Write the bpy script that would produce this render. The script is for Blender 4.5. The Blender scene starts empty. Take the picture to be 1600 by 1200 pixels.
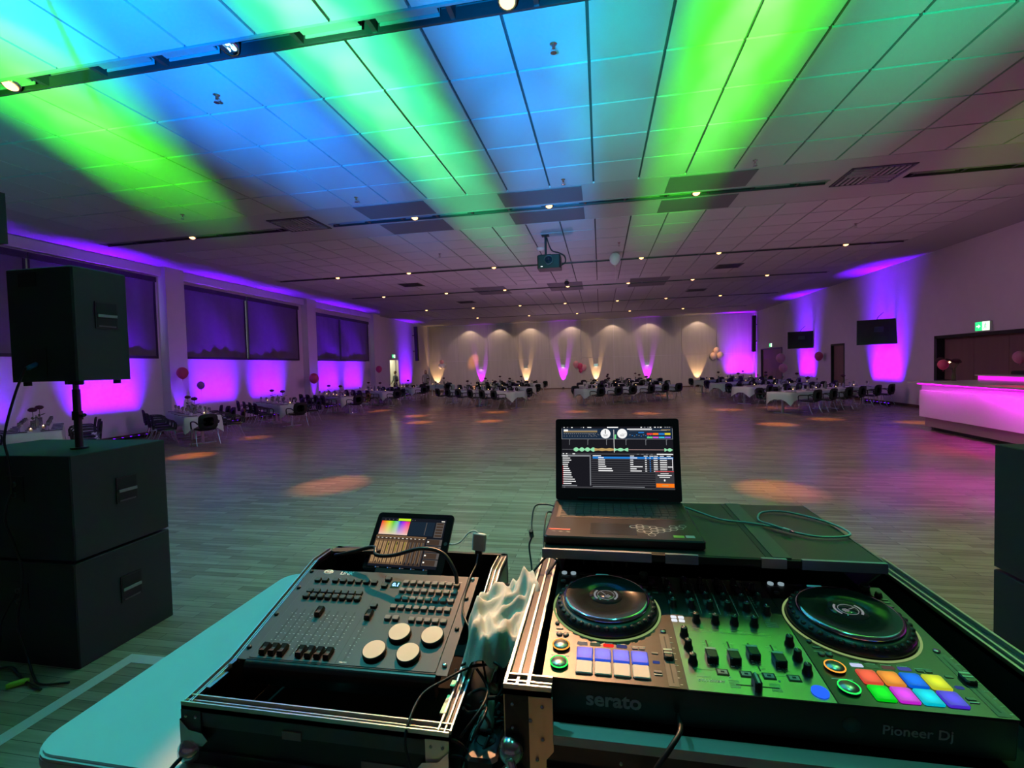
import bpy, bmesh, math, random
from math import sin, cos, pi, radians, sqrt
from mathutils import Vector, Matrix

random.seed(7)
scene = bpy.context.scene
COL = scene.collection

# ------------------------------------------------------------------ camera
CAM_H = 1.85
FPX = 745.80689770486
PITCH, ROLL, YAW = 0.03571530282674881, -0.02635603893672588, -0.18394750034810922

def _cam_rows():
    cy, sy = cos(YAW), sin(YAW); cp, sp = cos(PITCH), sin(PITCH); cr, sr = cos(ROLL), sin(ROLL)
    W = Matrix(((cy, -sy, 0), (sy, cy, 0), (0, 0, 1)))
    Pm = Matrix(((1, 0, 0), (0, cp, -sp), (0, sp, cp)))
    B = Matrix(((1, 0, 0), (0, 0, -1), (0, 1, 0)))
    Q = Matrix(((cr, -sr, 0), (sr, cr, 0), (0, 0, 1)))
    return Q @ B @ Pm @ W
CM = _cam_rows()
cam_data = bpy.data.cameras.new('camera')
cam_data.sensor_width = 36.0
cam_data.lens = FPX / 1600 * 36.0
cam_data.clip_start = 0.02
cam_data.clip_end = 200
cam = bpy.data.objects.new('camera', cam_data)
COL.objects.link(cam)
_m = Matrix((CM[0], -CM[1], -CM[2])).transposed().to_4x4()
_m.translation = Vector((0, 0, CAM_H))
cam.matrix_world = _m
scene.camera = cam

def ray(x, y):
    return CM.transposed() @ Vector(((x - 800) / FPX, (y - 600) / FPX, 1))
def atz(x, y, z):
    a = ray(x, y); t = (z - CAM_H) / a.z
    return Vector((a.x * t, a.y * t, z))
def aty(x, y, Y):
    a = ray(x, y); t = Y / a.y
    return Vector((a.x * t, Y, CAM_H + a.z * t))
def atx(x, y, X):
    a = ray(x, y); t = X / a.x
    return Vector((X, a.y * t, CAM_H + a.z * t))

# room constants (metres; camera stands at the origin, 1.85 m above the dance floor)
XL, XR, CZ, YB, YF = -14.12, 11.2, 5.39, 37.9, -7.0

# ------------------------------------------------------------------ world, exposure
scene.view_settings.view_transform = 'Standard'
scene.view_settings.look = 'None'
scene.view_settings.exposure = 0.0
scene.view_settings.gamma = 1.0
scene.view_settings.use_curve_mapping = False
world = bpy.data.worlds.new('world')
scene.world = world
world.use_nodes = True
world.node_tree.nodes['Background'].inputs[0].default_value = (0.40, 0.34, 0.40, 1)
world.node_tree.nodes['Background'].inputs[1].default_value = 0.10
try:
    scene.cycles.use_denoising = True
    scene.cycles.max_bounces = 6
    scene.cycles.diffuse_bounces = 3
    scene.cycles.glossy_bounces = 3
    scene.cycles.transmission_bounces = 4
    scene.cycles.sample_clamp_indirect = 4.0
    scene.cycles.use_light_tree = True
    scene.cycles.caustics_reflective = False
    scene.cycles.caustics_refractive = False
except Exception:
    pass

def spot(pos, target, color, power, size=40, blend=0.3, radius=0.03):
    l = bpy.data.lights.new('spot_light', 'SPOT')
    l.energy = power; l.color = color; l.spot_size = radians(size); l.spot_blend = blend
    l.shadow_soft_size = radius
    o = bpy.data.objects.new('spot_light', l); COL.objects.link(o)
    o.location = pos
    d = Vector(target) - Vector(pos)
    o.rotation_euler = d.to_track_quat('-Z', 'Y').to_euler()
    return o
def dull(o, f=0.1):
    return o
def area(pos, target, color, power, sx, sy, spread=180):
    l = bpy.data.lights.new('area_light', 'AREA')
    l.energy = power; l.color = color; l.shape = 'RECTANGLE'; l.size = sx; l.size_y = sy; l.spread = radians(spread)
    o = bpy.data.objects.new('area_light', l); COL.objects.link(o)
    o.location = pos
    d = Vector(target) - Vector(pos)
    o.rotation_euler = d.to_track_quat('-Z', 'Y').to_euler()
    return o
def point(pos, color, power, radius=0.05):
    l = bpy.data.lights.new('point_light', 'POINT')
    l.energy = power; l.color = color; l.shadow_soft_size = radius; 
    o = bpy.data.objects.new('point_light', l); COL.objects.link(o)
    o.location = pos
    return o

# --- stage wash: effect heads beside the DJ stage throw green and blue beams up on the ceiling
GREEN = (0.05, 1.0, 0.01); MINT = (0.03, 1.0, 0.36); BLUE = (0.0, 0.22, 1.0)
def beam(sx, sy, pts, col, e, width):
    """one moving-head beam raked along the ceiling: overlapping narrow cones"""
    for (tx, ty, k) in pts:
        d = (Vector((tx, ty, CZ)) - Vector((sx, sy, 2.0))).length
        spot((sx, sy, 2.0), (tx, ty, CZ), col, 84*d*d*e*k, math.degrees(width/d), 0.85)
beam(-2.72, 0.1, [(-2.72, y, k) for y, k in ((3.0, .8), (3.8, .9), (4.7, 1), (5.7, 1), (6.9, .9), (8.4, .7), (10.2, .45), (12.4, .3))], MINT, 1.0, 1.95)
beam(1.65, 0.1, [(1.65, y, k) for y, k in ((3.0, .9), (3.8, 1), (4.7, 1.1), (5.7, 1.1), (6.9, 1), (8.4, .8), (10.2, .5), (12.4, .3))], GREEN, 1.0, 2.0)
for sx in (-2.72, 1.65):  # added pale cones for the whitish hot cores of both beams
    beam(sx, 0.1, [(sx + (-.05 if sx < 0 else .0), y, k) for y, k in ((3.0, .9), (3.8, 1), (4.7, 1), (5.7, .9), (6.9, .6), (8.2, .35))], (0.50, 1.0, 0.42), 0.55, 0.95)
beam(-5.2, 0.3, [(-6.1, 4.2, .9), (-6.7, 5.1, .8), (-7.2, 6.0, .5)], (0.45, 1.0, 0.40), 0.5, 1.1)  # added pale cones for the hot core of the left beam
beam(-4.6, 0.3, [(-5.5, 2.9, 1), (-5.95, 3.8, 1), (-6.5, 4.7, 1), (-7.0, 5.7, .9), (-7.6, 6.9, .75), (-8.2, 8.0, .4)], GREEN, 0.95, 2.3)
spot((4.2, 0.3, 2.0), (6.9, 9.0, CZ), (0.35, 1.0, 0.02), 1100, 13, 0.9)
ys = (3.0, 3.9, 5.0, 6.3, 8.0)
beam(-1.7, 0.0, [(-4.55, y, k) for y, k in zip(ys, (.9, .9, .9, .75, .6))] + [(-4.3, 10.2, .28)], BLUE, 1.35, 2.6)
beam(-0.9, 0.0, [(-0.9, y, k) for y, k in zip(ys, (.9, .9, .8, .75, .7))] + [(-0.9, 10.2, .5), (-0.9, 12.8, .25)], (0.0, 0.30, 1.0), 0.95, 2.3)
beam(0.3, 0.0, [(0.25, y, k) for y, k in zip(ys, (.9, .9, .8, .7, .6))], (0.0, 0.80, 0.85), 0.5, 1.9)
beam(2.6, 0.0, [(3.5, y, k) for y, k in zip(ys, (.9, .8, .7, .5, .3))], (0.0, 0.95, 0.42), 0.42, 2.8)
beam(-3.6, 0.0, [(-7.2, 3.4, .5), (-9.0, 5.2, .3)], (0.0, 0.45, 0.5), 0.5, 4.0)
# --- added spots for a cyan wash on the DJ table and nearest floor
spot((-1.7, 1.6, 5.0), (-1.25, 1.25, 1.0), (0.09, 0.78, 0.78), 290, 50, 0.9)
spot((0.6, 1.0, 5.2), (0.45, 1.1, 1.3), (0.05, 0.8, 0.55), 90, 26, 0.9)
spot((2.6, 3.6, 5.2), (0.72, 1.1, 1.31), (0.25, 1.0, 0.25), 260, 9, 0.6)  # added green spot to brighten the rail of the right-hand case
spot((-1.4, 5.4, 5.2), (-1.4, 5.6, 0.0), (0.45, 1.0, 0.66), 460, 84, 1.0)
spot((0.0, 0.6, 3.4), (0.0, 24.0, 0.3), (0.30, 0.90, 0.85), 1300, 64, 0.8)  # added teal spot to tint the tablecloths of the far tables
spot((3.2, 4.2, 5.2), (3.0, 4.4, 0.0), (0.95, 1.0, 0.40), 200, 60, 1.0)
# --- warm lamp of the nearest ceiling track shining back on the left-hand gear
spot((-0.80, 4.60, 5.20), (-0.34, 1.05, 1.2), (1.0, 0.48, 0.22), 1900, 13.0, 0.45)
# --- general dusk of the hall: added fill spots for floor, walls and ceiling
def fill_spot(pos, target, color, power, size):
    l = spot(pos, target, color, power, size, 1.0, 0.0); l.data.shadow_soft_size = 0.0
for (x, y, c, e) in ((-5.5, 10.0, (0.95, 0.50, 0.55), 170), (3.5, 10.0, (1.0, 0.46, 0.38), 270), (-5.5, 18.0, (1.0, 0.50, 0.55), 210), (4.0, 19.0, (1.0, 0.50, 0.50), 200), (-1.0, 28.0, (1.0, 0.62, 0.55), 220)):
    fill_spot((x, y, 5.2), (x, y, 0), c, e, 150)
for (y) in (7.5, 12.5, 17.5, 22.5, 28.0): fill_spot((-2.0, y-2, 5.2), (XL, y, 1.6), (0.68, 0.24, 0.80), 430, 46)
for (y, e) in ((9.5, 130), (15.5, 430), (21.5, 400), (28.0, 400)): fill_spot((-1.0, y-2, 5.2), (XR, y, 1.6), (0.75, 0.36, 0.72), e, 46)
for x in (-10.5, -4.0, 2.0, 8.0): fill_spot((x, 26.0, 5.2), (x, YB, 1.8), (0.95, 0.66, 0.66), 900, 42)
for (x, y, c, e) in ((-1.9, 21.0, (0.85, 0.48, 0.90), 230), (-2.3, 14.0, (0.72, 0.48, 0.90), 150), (6.5, 13.5, (0.85, 0.45, 0.75), 90), (-8.0, 17.0, (0.80, 0.38, 0.90), 90), (-2.3, 32.0, (0.85, 0.5, 0.75), 120)):
    fill_spot((x, y, 0.9), (x, y, CZ), c, e, 158)  # added upward fill spots to brighten the ceiling
# --- magenta and red floods spilling on the floor in front of the bar
spot((9.6, 8.5, 5.25), atz(1490, 765, 0), (0.85, 0.0, 0.75), 1500, 24, 1.0)
spot((10.2, 11.5, 5.25), atz(1520, 704, 0), (1.0, 0.0, 0.12), 1100, 20, 1.0)

# ------------------------------------------------------------------ materials
MATS = {}
def mat(name, color, rough=0.6, metal=0.0, noise=0.0, nscale=30.0, bump=0.0, emit=None, estr=0.0, spec=0.5, alpha=None, trans=0.0):
    if name in MATS: return MATS[name]
    m = bpy.data.materials.new(name); m.use_nodes = True
    nt = m.node_tree; b = nt.nodes['Principled BSDF']
    b.inputs['Base Color'].default_value = (*color, 1)
    b.inputs['Roughness'].default_value = rough
    b.inputs['Metallic'].default_value = metal
    b.inputs['Specular IOR Level'].default_value = spec
    if trans: b.inputs['Transmission Weight'].default_value = trans
    if emit:
        b.inputs['Emission Color'].default_value = (*emit, 1)
        b.inputs['Emission Strength'].default_value = estr
    if noise or bump:
        tc = nt.nodes.new('ShaderNodeTexCoord')
        n = nt.nodes.new('ShaderNodeTexNoise'); n.inputs['Scale'].default_value = nscale; n.inputs['Detail'].default_value = 4
        nt.links.new(tc.outputs['Object'], n.inputs['Vector'])
        if noise:
            mx = nt.nodes.new('ShaderNodeMix'); mx.data_type = 'RGBA'
            mx.inputs[6].default_value = (*[c * (1 - noise) for c in color], 1)
            mx.inputs[7].default_value = (*[min(1, c * (1 + noise)) for c in color], 1)
            nt.links.new(n.outputs['Fac'], mx.inputs[0]); nt.links.new(mx.outputs[2], b.inputs['Base Color'])
        if bump:
            bp = nt.nodes.new('ShaderNodeBump'); bp.inputs['Strength'].default_value = bump; bp.inputs['Distance'].default_value = 0.01
            nt.links.new(n.outputs['Fac'], bp.inputs['Height']); nt.links.new(bp.outputs['Normal'], b.inputs['Normal'])
    MATS[name] = m
    return m
def glow(name, color, strength):
    if name in MATS: return MATS[name]
    m = bpy.data.materials.new(name); m.use_nodes = True
    nt = m.node_tree; nt.nodes.clear()
    e = nt.nodes.new('ShaderNodeEmission'); o = nt.nodes.new('ShaderNodeOutputMaterial')
    e.inputs[0].default_value = (*color, 1); e.inputs[1].default_value = strength
    nt.links.new(e.outputs[0], o.inputs[0])
    MATS[name] = m
    return m

def floor_material():
    m = bpy.data.materials.new('strip_parquet'); m.use_nodes = True
    nt = m.node_tree; N = nt.nodes; L = nt.links; b = N['Principled BSDF']
    tc = N.new('ShaderNodeTexCoord')
    br = N.new('ShaderNodeTexBrick')
    br.offset = 0.37; br.squash = 1.0
    br.inputs['Scale'].default_value = 1.0
    br.inputs['Brick Width'].default_value = 0.62; br.inputs['Row Height'].default_value = 0.075
    br.inputs['Mortar Size'].default_value = 0.0015; br.inputs['Mortar Smooth'].default_value = 0.1
    br.inputs['Color1'].default_value = (0.33, 0.255, 0.195, 1); br.inputs['Color2'].default_value = (0.50, 0.41, 0.32, 1)
    br.inputs['Mortar'].default_value = (0.10, 0.075, 0.055, 1)
    L.new(tc.outputs['Object'], br.inputs['Vector'])
    mp = N.new('ShaderNodeMapping'); mp.inputs['Scale'].default_value = (1.4, 22, 1)
    L.new(tc.outputs['Object'], mp.inputs['Vector'])
    no = N.new('ShaderNodeTexNoise'); no.inputs['Scale'].default_value = 1.0; no.inputs['Detail'].default_value = 6; no.inputs['Roughness'].default_value = 0.65
    L.new(mp.outputs['Vector'], no.inputs['Vector'])
    mx = N.new('ShaderNodeMix'); mx.data_type = 'RGBA'; mx.blend_type = 'MULTIPLY'; mx.inputs[0].default_value = 0.55
    cr = N.new('ShaderNodeValToRGB'); cr.color_ramp.elements[0].color = (0.45, 0.43, 0.40, 1); cr.color_ramp.elements[1].color = (1.25, 1.22, 1.18, 1)
    cr.color_ramp.elements[0].position = 0.3; cr.color_ramp.elements[1].position = 0.7
    L.new(no.outputs['Fac'], cr.inputs[0]); L.new(br.outputs['Color'], mx.inputs[6]); L.new(cr.outputs['Color'], mx.inputs[7])
    L.new(mx.outputs[2], b.inputs['Base Color'])
    mr = N.new('ShaderNodeMapRange'); mr.inputs['To Min'].default_value = 0.15; mr.inputs['To Max'].default_value = 0.29
    L.new(no.outputs['Fac'], mr.inputs['Value']); L.new(mr.outputs[0], b.inputs['Roughness'])
    b.inputs['Specular IOR Level'].default_value = 0.6
    bp = N.new('ShaderNodeBump'); bp.inputs['Strength'].default_value = 0.25; bp.inputs['Distance'].default_value = 0.002
    L.new(br.outputs['Fac'], bp.inputs['Height']); bp.invert = True
    L.new(bp.outputs['Normal'], b.inputs['Normal'])
    return m

def wood_panel_material(name, c1, c2, rough=0.55):
    m = bpy.data.materials.new(name); m.use_nodes = True
    nt = m.node_tree; N = nt.nodes; L = nt.links; b = N['Principled BSDF']
    tc = N.new('ShaderNodeTexCoord'); mp = N.new('ShaderNodeMapping'); mp.inputs['Scale'].default_value = (5, 5, 0.35)
    L.new(tc.outputs['Object'], mp.inputs['Vector'])
    no = N.new('ShaderNodeTexNoise'); no.inputs['Scale'].default_value = 1.5; no.inputs['Detail'].default_value = 5
    L.new(mp.outputs['Vector'], no.inputs['Vector'])
    mx = N.new('ShaderNodeMix'); mx.data_type = 'RGBA'; mx.inputs[6].default_value = (*c1, 1); mx.inputs[7].default_value = (*c2, 1)
    L.new(no.outputs['Fac'], mx.inputs[0]); L.new(mx.outputs[2], b.inputs['Base Color'])
    b.inputs['Roughness'].default_value = rough
    return m

M_FLOOR = floor_material()
M_WALL = mat('white_plaster', (0.80, 0.72, 0.80), 0.8, noise=0.05, nscale=3, bump=0.05)
M_CEIL = mat('white_ceiling_board', (0.48, 0.48, 0.48), 0.85, noise=0.04, nscale=60, bump=0.06)
M_TILE = mat('ceiling_tile', (0.56, 0.56, 0.56), 0.8, noise=0.05, nscale=90, bump=0.08)
M_GAP = mat('ceiling_joint_shadow', (0.10, 0.10, 0.10), 0.8, noise=0.05)
M_DARKPANEL = mat('grey_perforated_panel', (0.16, 0.16, 0.17), 0.7, noise=0.1, nscale=200)
M_BACK = wood_panel_material('birch_panel', (0.50, 0.44, 0.40), (0.66, 0.60, 0.55))
M_DOOR = wood_panel_material('door_veneer', (0.20, 0.11, 0.09), (0.27, 0.16, 0.13))
M_BLACK = mat('black_paint', (0.012, 0.013, 0.014), 0.5, noise=0.1, nscale=60)
M_SPK = mat('speaker_coating', (0.016, 0.020, 0.022), 0.62, noise=0.3, nscale=400, bump=0.35)
M_PLASTIC = mat('black_plastic', (0.018, 0.018, 0.02), 0.42, noise=0.1, nscale=80)
M_RUBBER = mat('black_rubber', (0.012, 0.012, 0.012), 0.7, noise=0.1)
M_CABLE = mat('black_cable', (0.012, 0.012, 0.014), 0.4, noise=0.1)
M_CHROME = mat('chrome', (0.75, 0.75, 0.76), 0.18, 1.0, noise=0.04)
M_ALU = mat('aluminium', (0.62, 0.61, 0.58), 0.32, 1.0, noise=0.06, nscale=40)
M_DALU = mat('grey_anodised_metal', (0.12, 0.125, 0.13), 0.4, 0.8, noise=0.08)
M_CHAIR = mat('black_chair_upholstery', (0.014, 0.014, 0.017), 0.75, noise=0.15, nscale=200)
M_CLOTH = mat('white_tablecloth', (0.72, 0.76, 0.74), 0.85, noise=0.05, nscale=40, bump=0.1)
M_NAPKIN = mat('dark_napkin', (0.05, 0.02, 0.06), 0.8, noise=0.1)
M_NAPW = mat('lilac_napkin', (0.62, 0.50, 0.66), 0.8, noise=0.1)
M_BLOOM = mat('dark_flower', (0.06, 0.012, 0.03), 0.8, noise=0.3, nscale=60)
M_STEM = mat('green_stem', (0.05, 0.09, 0.03), 0.7, noise=0.2)
M_GLASS = mat('clear_glass', (0.9, 0.9, 0.95), 0.05, trans=0.85)
M_FLAME = glow('candle_flame', (1.0, 0.62, 0.25), 9)
M_LAMP = glow('warm_lamp', (1.0, 0.50, 0.18), 5)
M_BLUELAMP = glow('blue_led', (0.25, 0.65, 1.0), 8)
M_TABLE = mat('grey_table_frame', (0.55, 0.55, 0.55), 0.35, 0.8, noise=0.05)
M_WHITE = mat('white_plastic', (0.75, 0.75, 0.75), 0.4, noise=0.04)
M_TAPE = mat('white_floor_tape', (0.75, 0.80, 0.80), 0.6, noise=0.05)
M_DJTABLE = mat('white_table_laminate', (0.66, 0.68, 0.68), 0.42, noise=0.03, nscale=12, bump=0.02)
M_BLIND = mat('dark_blind_fabric', (0.16, 0.14, 0.18), 0.8, noise=0.1, nscale=6, bump=0.1)

# ------------------------------------------------------------------ mesh helpers
class MB:
    def __init__(s): s.v = []; s.f = []; s.m = []; s.sm = []
    def add(s, vs, fs, mi=0, smooth=False):
        o = len(s.v); s.v += [tuple(v) for v in vs]
        for f in fs: s.f.append([i + o for i in f]); s.m.append(mi); s.sm.append(smooth)
        return s
    def box(s, a, b, mi=0, M=None):
        x0, y0, z0 = a; x1, y1, z1 = b
        vs = [Vector(p) for p in ((x0,y0,z0),(x1,y0,z0),(x1,y1,z0),(x0,y1,z0),(x0,y0,z1),(x1,y0,z1),(x1,y1,z1),(x0,y1,z1))]
        if M: vs = [M @ v for v in vs]
        return s.add(vs, [(0,3,2,1),(4,5,6,7),(0,1,5,4),(1,2,6,5),(2,3,7,6),(3,0,4,7)], mi)
    def cbox(s, c, d, mi=0, M=None, ch=0.0):
        # box by centre and size, optionally with chamfered vertical edges and top
        x, y, z = c; w, h, t = d[0] / 2, d[1] / 2, d[2] / 2
        if not ch: return s.box((x-w,y-h,z-t),(x+w,y+h,z+t),mi,M)
        def ring(k, zz): 
            ww, hh = w - k, h - k
            c_ = min(ch, ww*0.9, hh*0.9)
            return [(x-ww+c_,y-hh,zz),(x+ww-c_,y-hh,zz),(x+ww,y-hh+c_,zz),(x+ww,y+hh-c_,zz),(x+ww-c_,y+hh,zz),(x-ww+c_,y+hh,zz),(x-ww,y+hh-c_,zz),(x-ww,y-hh+c_,zz)]
        e = ch * 0.6
        rs = [ring(0, z-t), ring(0, z+t-e), ring(e, z+t)]
        vs = [Vector(p) for r in rs for p in r]
        if M: vs = [M @ v for v in vs]
        fs = [tuple(range(7, -1, -1)), tuple(range(16, 24))]
        for k in range(2):
            for i in range(8): j = (i+1) % 8; fs.append((k*8+i, k*8+j, k*8+8+j, k*8+8+i))
        return s.add(vs, fs, mi)
    def lathe(s, prof, n=16, c=(0,0,0), mi=0, M=None, smooth=True, cap=True):
        vs = []; fs = []
        for r, z in prof:
            for i in range(n):
                a = 2*pi*i/n; vs.append(Vector((c[0]+r*cos(a), c[1]+r*sin(a), c[2]+z)))
        for k in range(len(prof)-1):
            for i in range(n):
                j = (i+1) % n; fs.append((k*n+i, k*n+j, (k+1)*n+j, (k+1)*n+i))
        if M: vs = [M @ v for v in vs]
        s.add(vs, fs, mi, smooth)
        if cap:
            o = len(s.v) - len(vs)
            if prof[0][0] > 1e-5: s.f.append([o+i for i in range(n-1, -1, -1)]); s.m.append(mi); s.sm.append(False)
            k = (len(prof)-1)*n
            if prof[-1][0] > 1e-5: s.f.append([o+k+i for i in range(n)]); s.m.append(mi); s.sm.append(False)
        return s
    def cyl(s, c, r, h, n=16, mi=0, M=None):
        return s.lathe([(r, 0), (r, h)], n, c, mi, M, smooth=False)
    def ball(s, c, r, n=12, mi=0, sz=1.0, M=None):
        k = max(4, n//2)
        prof = [(max(1e-6, r*sin(pi*i/k)), -r*sz*cos(pi*i/k)) for i in range(k+1)]
        return s.lathe(prof, n, c, mi, M, cap=False)
    def tube(s, pts, r, n=8, mi=0, res=0, r2=None):
        P = [Vector(p) for p in pts]
        if res:
            Q = []
            for i in range(len(P)-1):
                p0 = P[max(0,i-1)]; p1 = P[i]; p2 = P[i+1]; p3 = P[min(len(P)-1,i+2)]
                for k in range(res):
                    t = k/res
                    Q.append(0.5*((2*p1)+(-p0+p2)*t+(2*p0-5*p1+4*p2-p3)*t*t+(-p0+3*p1-3*p2+p3)*t**3))
            Q.append(P[-1]); P = Q
        vs = []; up = None
        for i, p in enumerate(P):
            d = (P[min(i+1,len(P)-1)] - P[max(0,i-1)])
            d = d.normalized() if d.length > 1e-9 else Vector((0,0,1))
            if up is None:
                up = Vector((0,0,1)) if abs(d.z) < 0.9 else Vector((1,0,0))
            a = up - d*up.dot(d)
            if a.length < 1e-6: a = d.orthogonal()
            a.normalize(); up = a; bq = d.cross(a)
            rr = r if r2 is None else r + (r2-r)*i/(len(P)-1)
            for k in range(n):
                an = 2*pi*k/n; vs.append(p + a*rr*cos(an) + bq*rr*sin(an))
        fs = []
        for i in range(len(P)-1):
            for k in range(n):
                j = (k+1) % n; fs.append((i*n+k, i*n+j, (i+1)*n+j, (i+1)*n+k))
        s.add(vs, fs, mi, True)
        o = len(s.v)-len(vs)
        s.f.append([o+i for i in range(n-1,-1,-1)]); s.m.append(mi); s.sm.append(False)
        s.f.append([o+(len(P)-1)*n+i for i in range(n)]); s.m.append(mi); s.sm.append(False)
        return s
    def prism(s, outline, z0, z1, mi=0, M=None):
        n = len(outline)
        vs = [Vector((x,y,z0)) for x,y in outline] + [Vector((x,y,z1)) for x,y in outline]
        if M: vs = [M @ v for v in vs]
        fs = [tuple(range(n-1,-1,-1)), tuple(range(n,2*n))] + [(i,(i+1)%n,n+(i+1)%n,n+i) for i in range(n)]
        return s.add(vs, fs, mi)
    def mesh(s, name, mats):
        me = bpy.data.meshes.new(name)
        me.from_pydata([tuple(v) for v in s.v], [], s.f)
        for m in (mats if isinstance(mats, (list, tuple)) else [mats]): me.materials.append(m)
        me.polygons.foreach_set('material_index', s.m)
        me.polygons.foreach_set('use_smooth', s.sm)
        me.update()
        return me
    def obj(s, name, mats, parent=None, **kw):
        return link(name, s.mesh(name, mats), parent, **kw)

def link(name, me, parent=None, loc=None, rotz=None, label=None, cat=None, group=None, kind=None):
    o = bpy.data.objects.new(name, me); COL.objects.link(o)
    if parent: o.parent = parent
    if loc is not None: o.location = loc
    if rotz is not None: o.rotation_euler = (0, 0, rotz)
    tag(o, label, cat, group, kind)
    return o
def tag(o, label=None, cat=None, group=None, kind=None):
    if label: o['label'] = label
    if cat: o['category'] = cat
    if group: o['group'] = group
    if kind: o['kind'] = kind
    return o
def thing(name, label, cat, loc=(0,0,0), rot=(0,0,0), group=None):
    o = bpy.data.objects.new(name, None); COL.objects.link(o)
    o.empty_display_size = 0.1
    o.location = loc; o.rotation_euler = rot
    return tag(o, label, cat, group)
def copy_tree(o, loc=None, rotz=None, label=None, group=None, parent=None):
    c = o.copy(); COL.objects.link(c)
    if parent: c.parent = parent
    if loc is not None: c.location = loc
    if rotz is not None: c.rotation_euler = (0, 0, rotz)
    if label: c['label'] = label
    if group: c['group'] = group
    for ch in list(o.children): copy_tree(ch, parent=c)
    return c
def text_mesh(s, size, bold=0.0, shear=0.0, ext=0.0004, align='CENTER'):
    cu = bpy.data.curves.new('t', 'FONT'); cu.body = s; cu.size = size; cu.offset = bold; cu.shear = shear
    cu.extrude = ext; cu.align_x = align; cu.align_y = 'CENTER'; cu.resolution_u = 3
    ob = bpy.data.objects.new('t', cu); COL.objects.link(ob)
    bpy.context.view_layer.update()
    dg = bpy.context.evaluated_depsgraph_get()
    me = bpy.data.meshes.new_from_object(ob.evaluated_get(dg))
    bpy.data.objects.remove(ob); bpy.data.curves.remove(cu)
    return me
def text(name, s, size, M, material, parent=None, **kw):
    me = text_mesh(s, size, **kw); me.transform(M); me.materials.clear(); me.materials.append(material)
    return link(name, me, parent)
T = Matrix.Translation
def RZ(a): return Matrix.Rotation(a, 4, 'Z')
def RX(a): return Matrix.Rotation(a, 4, 'X')
def RY(a): return Matrix.Rotation(a, 4, 'Y')

# ================================================================== THE ROOM
MB().box((XL-1.2, YF, -0.12), (XR+1.2, YB+0.4, 0)).obj('floor', M_FLOOR, kind='structure')

# ---- ceiling: plain boards with slots for the light tracks, tile fields as parts
TX0, TDX, TN = -0.062 - 14*0.852, 0.852, 25
TX1 = TX0 + TDX*TN
CH_Y = [4.70, 10.72, 16.70, 21.65, 27.40, 33.0]
CH_W = 0.13
ceil = MB()
ZT = CZ + 0.03
def board(x0, x1, y0, y1): ceil.box((x0, y0, CZ), (x1, y1, CZ+0.06))
# fields of tiles: (y0, y1, rows)
FIELDS = [(2.65, CH_Y[0]-CH_W, 2), (CH_Y[0]+CH_W, 9.60, 5), (11.90, CH_Y[2]-CH_W, 5), (CH_Y[2]+CH_W, 20.45, 4),
          (22.85, CH_Y[4]-CH_W, 5), (CH_Y[4]+CH_W, CH_Y[5]-CH_W, 6)]
YS = [(YF, 2.65)]
board(XL-0.6, XR+0.3, YF, 2.65)
for y0, y1, n in FIELDS:
    board(XL-0.6, TX0, y0, y1); board(TX1, XR+0.3, y0, y1)
SLOTS = {0: [(-12.6, 9.4)], 1: [(-13.0, -7.55), (-6.35, 4.55), (5.95, 11.0)], 2: [(-12.2, 9.25)], 3: [(-11.9, 9.2)], 4: [(-12.0, 9.3)], 5: [(-12.0, 9.3)]}
for k, cy in enumerate(CH_Y):
    xs = [XL-0.6] + [v for s in SLOTS[k] for v in s] + [XR+0.3]
    for i in range(0, len(xs), 2): board(xs[i], xs[i+1], cy-CH_W, cy+CH_W)
board(XL-0.6, XR+0.3, 9.60, CH_Y[1]-CH_W); board(XL-0.6, XR+0.3, CH_Y[1]+CH_W, 11.90)
board(XL-0.6, XR+0.3, 20.45, CH_Y[3]-CH_W); board(XL-0.6, XR+0.3, CH_Y[3]+CH_W, 22.85)
board(XL-0.6, XR+0.3, CH_Y[5]+CH_W, YB+0.3)
# dark backing above the tile joints
for y0, y1, n in FIELDS: ceil.box((TX0, y0, CZ+0.035), (TX1, y1, CZ+0.06), 1)
for k, cy in enumerate(CH_Y):
    ceil.box((XL-0.6, cy-CH_W, CZ+0.30), (XR+0.3, cy+CH_W, CZ+0.34), 1)
    ceil.box((XL-0.6, cy-CH_W-0.02, CZ+0.06), (XR+0.3, cy-CH_W, CZ+0.34), 1)
    ceil.box((XL-0.6, cy+CH_W, CZ+0.06), (XR+0.3, cy+CH_W+0.02, CZ+0.34), 1)
ceiling = ceil.obj('ceiling', [M_CEIL, M_GAP], kind='structure')
far_tiles = MB()
tile_cache = {}
for fi, (y0, y1, n) in enumerate(FIELDS):
    dy = (y1-y0)/n
    for r in range(n):
        for c in range(TN):
            x = TX0 + c*TDX; y = y0 + r*dy
            a = (0.017, 0.017, 0.0); b = (TDX-0.017, dy-0.017, 0.032)
            if fi < 3:
                key = round(dy, 3)
                if key not in tile_cache: tile_cache[key] = MB().box(a, b).mesh('ceiling_tile', M_TILE)
                o = link('ceiling_tile', tile_cache[key], ceiling, loc=(x, y, CZ-0.004 + random.uniform(0, .004)))
            else:
                far_tiles.box((x+a[0], y+a[1], CZ-0.002), (x+b[0], y+b[1], CZ+0.035))
far_tiles.obj('ceiling_tiles_far', M_TILE, ceiling, kind='stuff')
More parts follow.
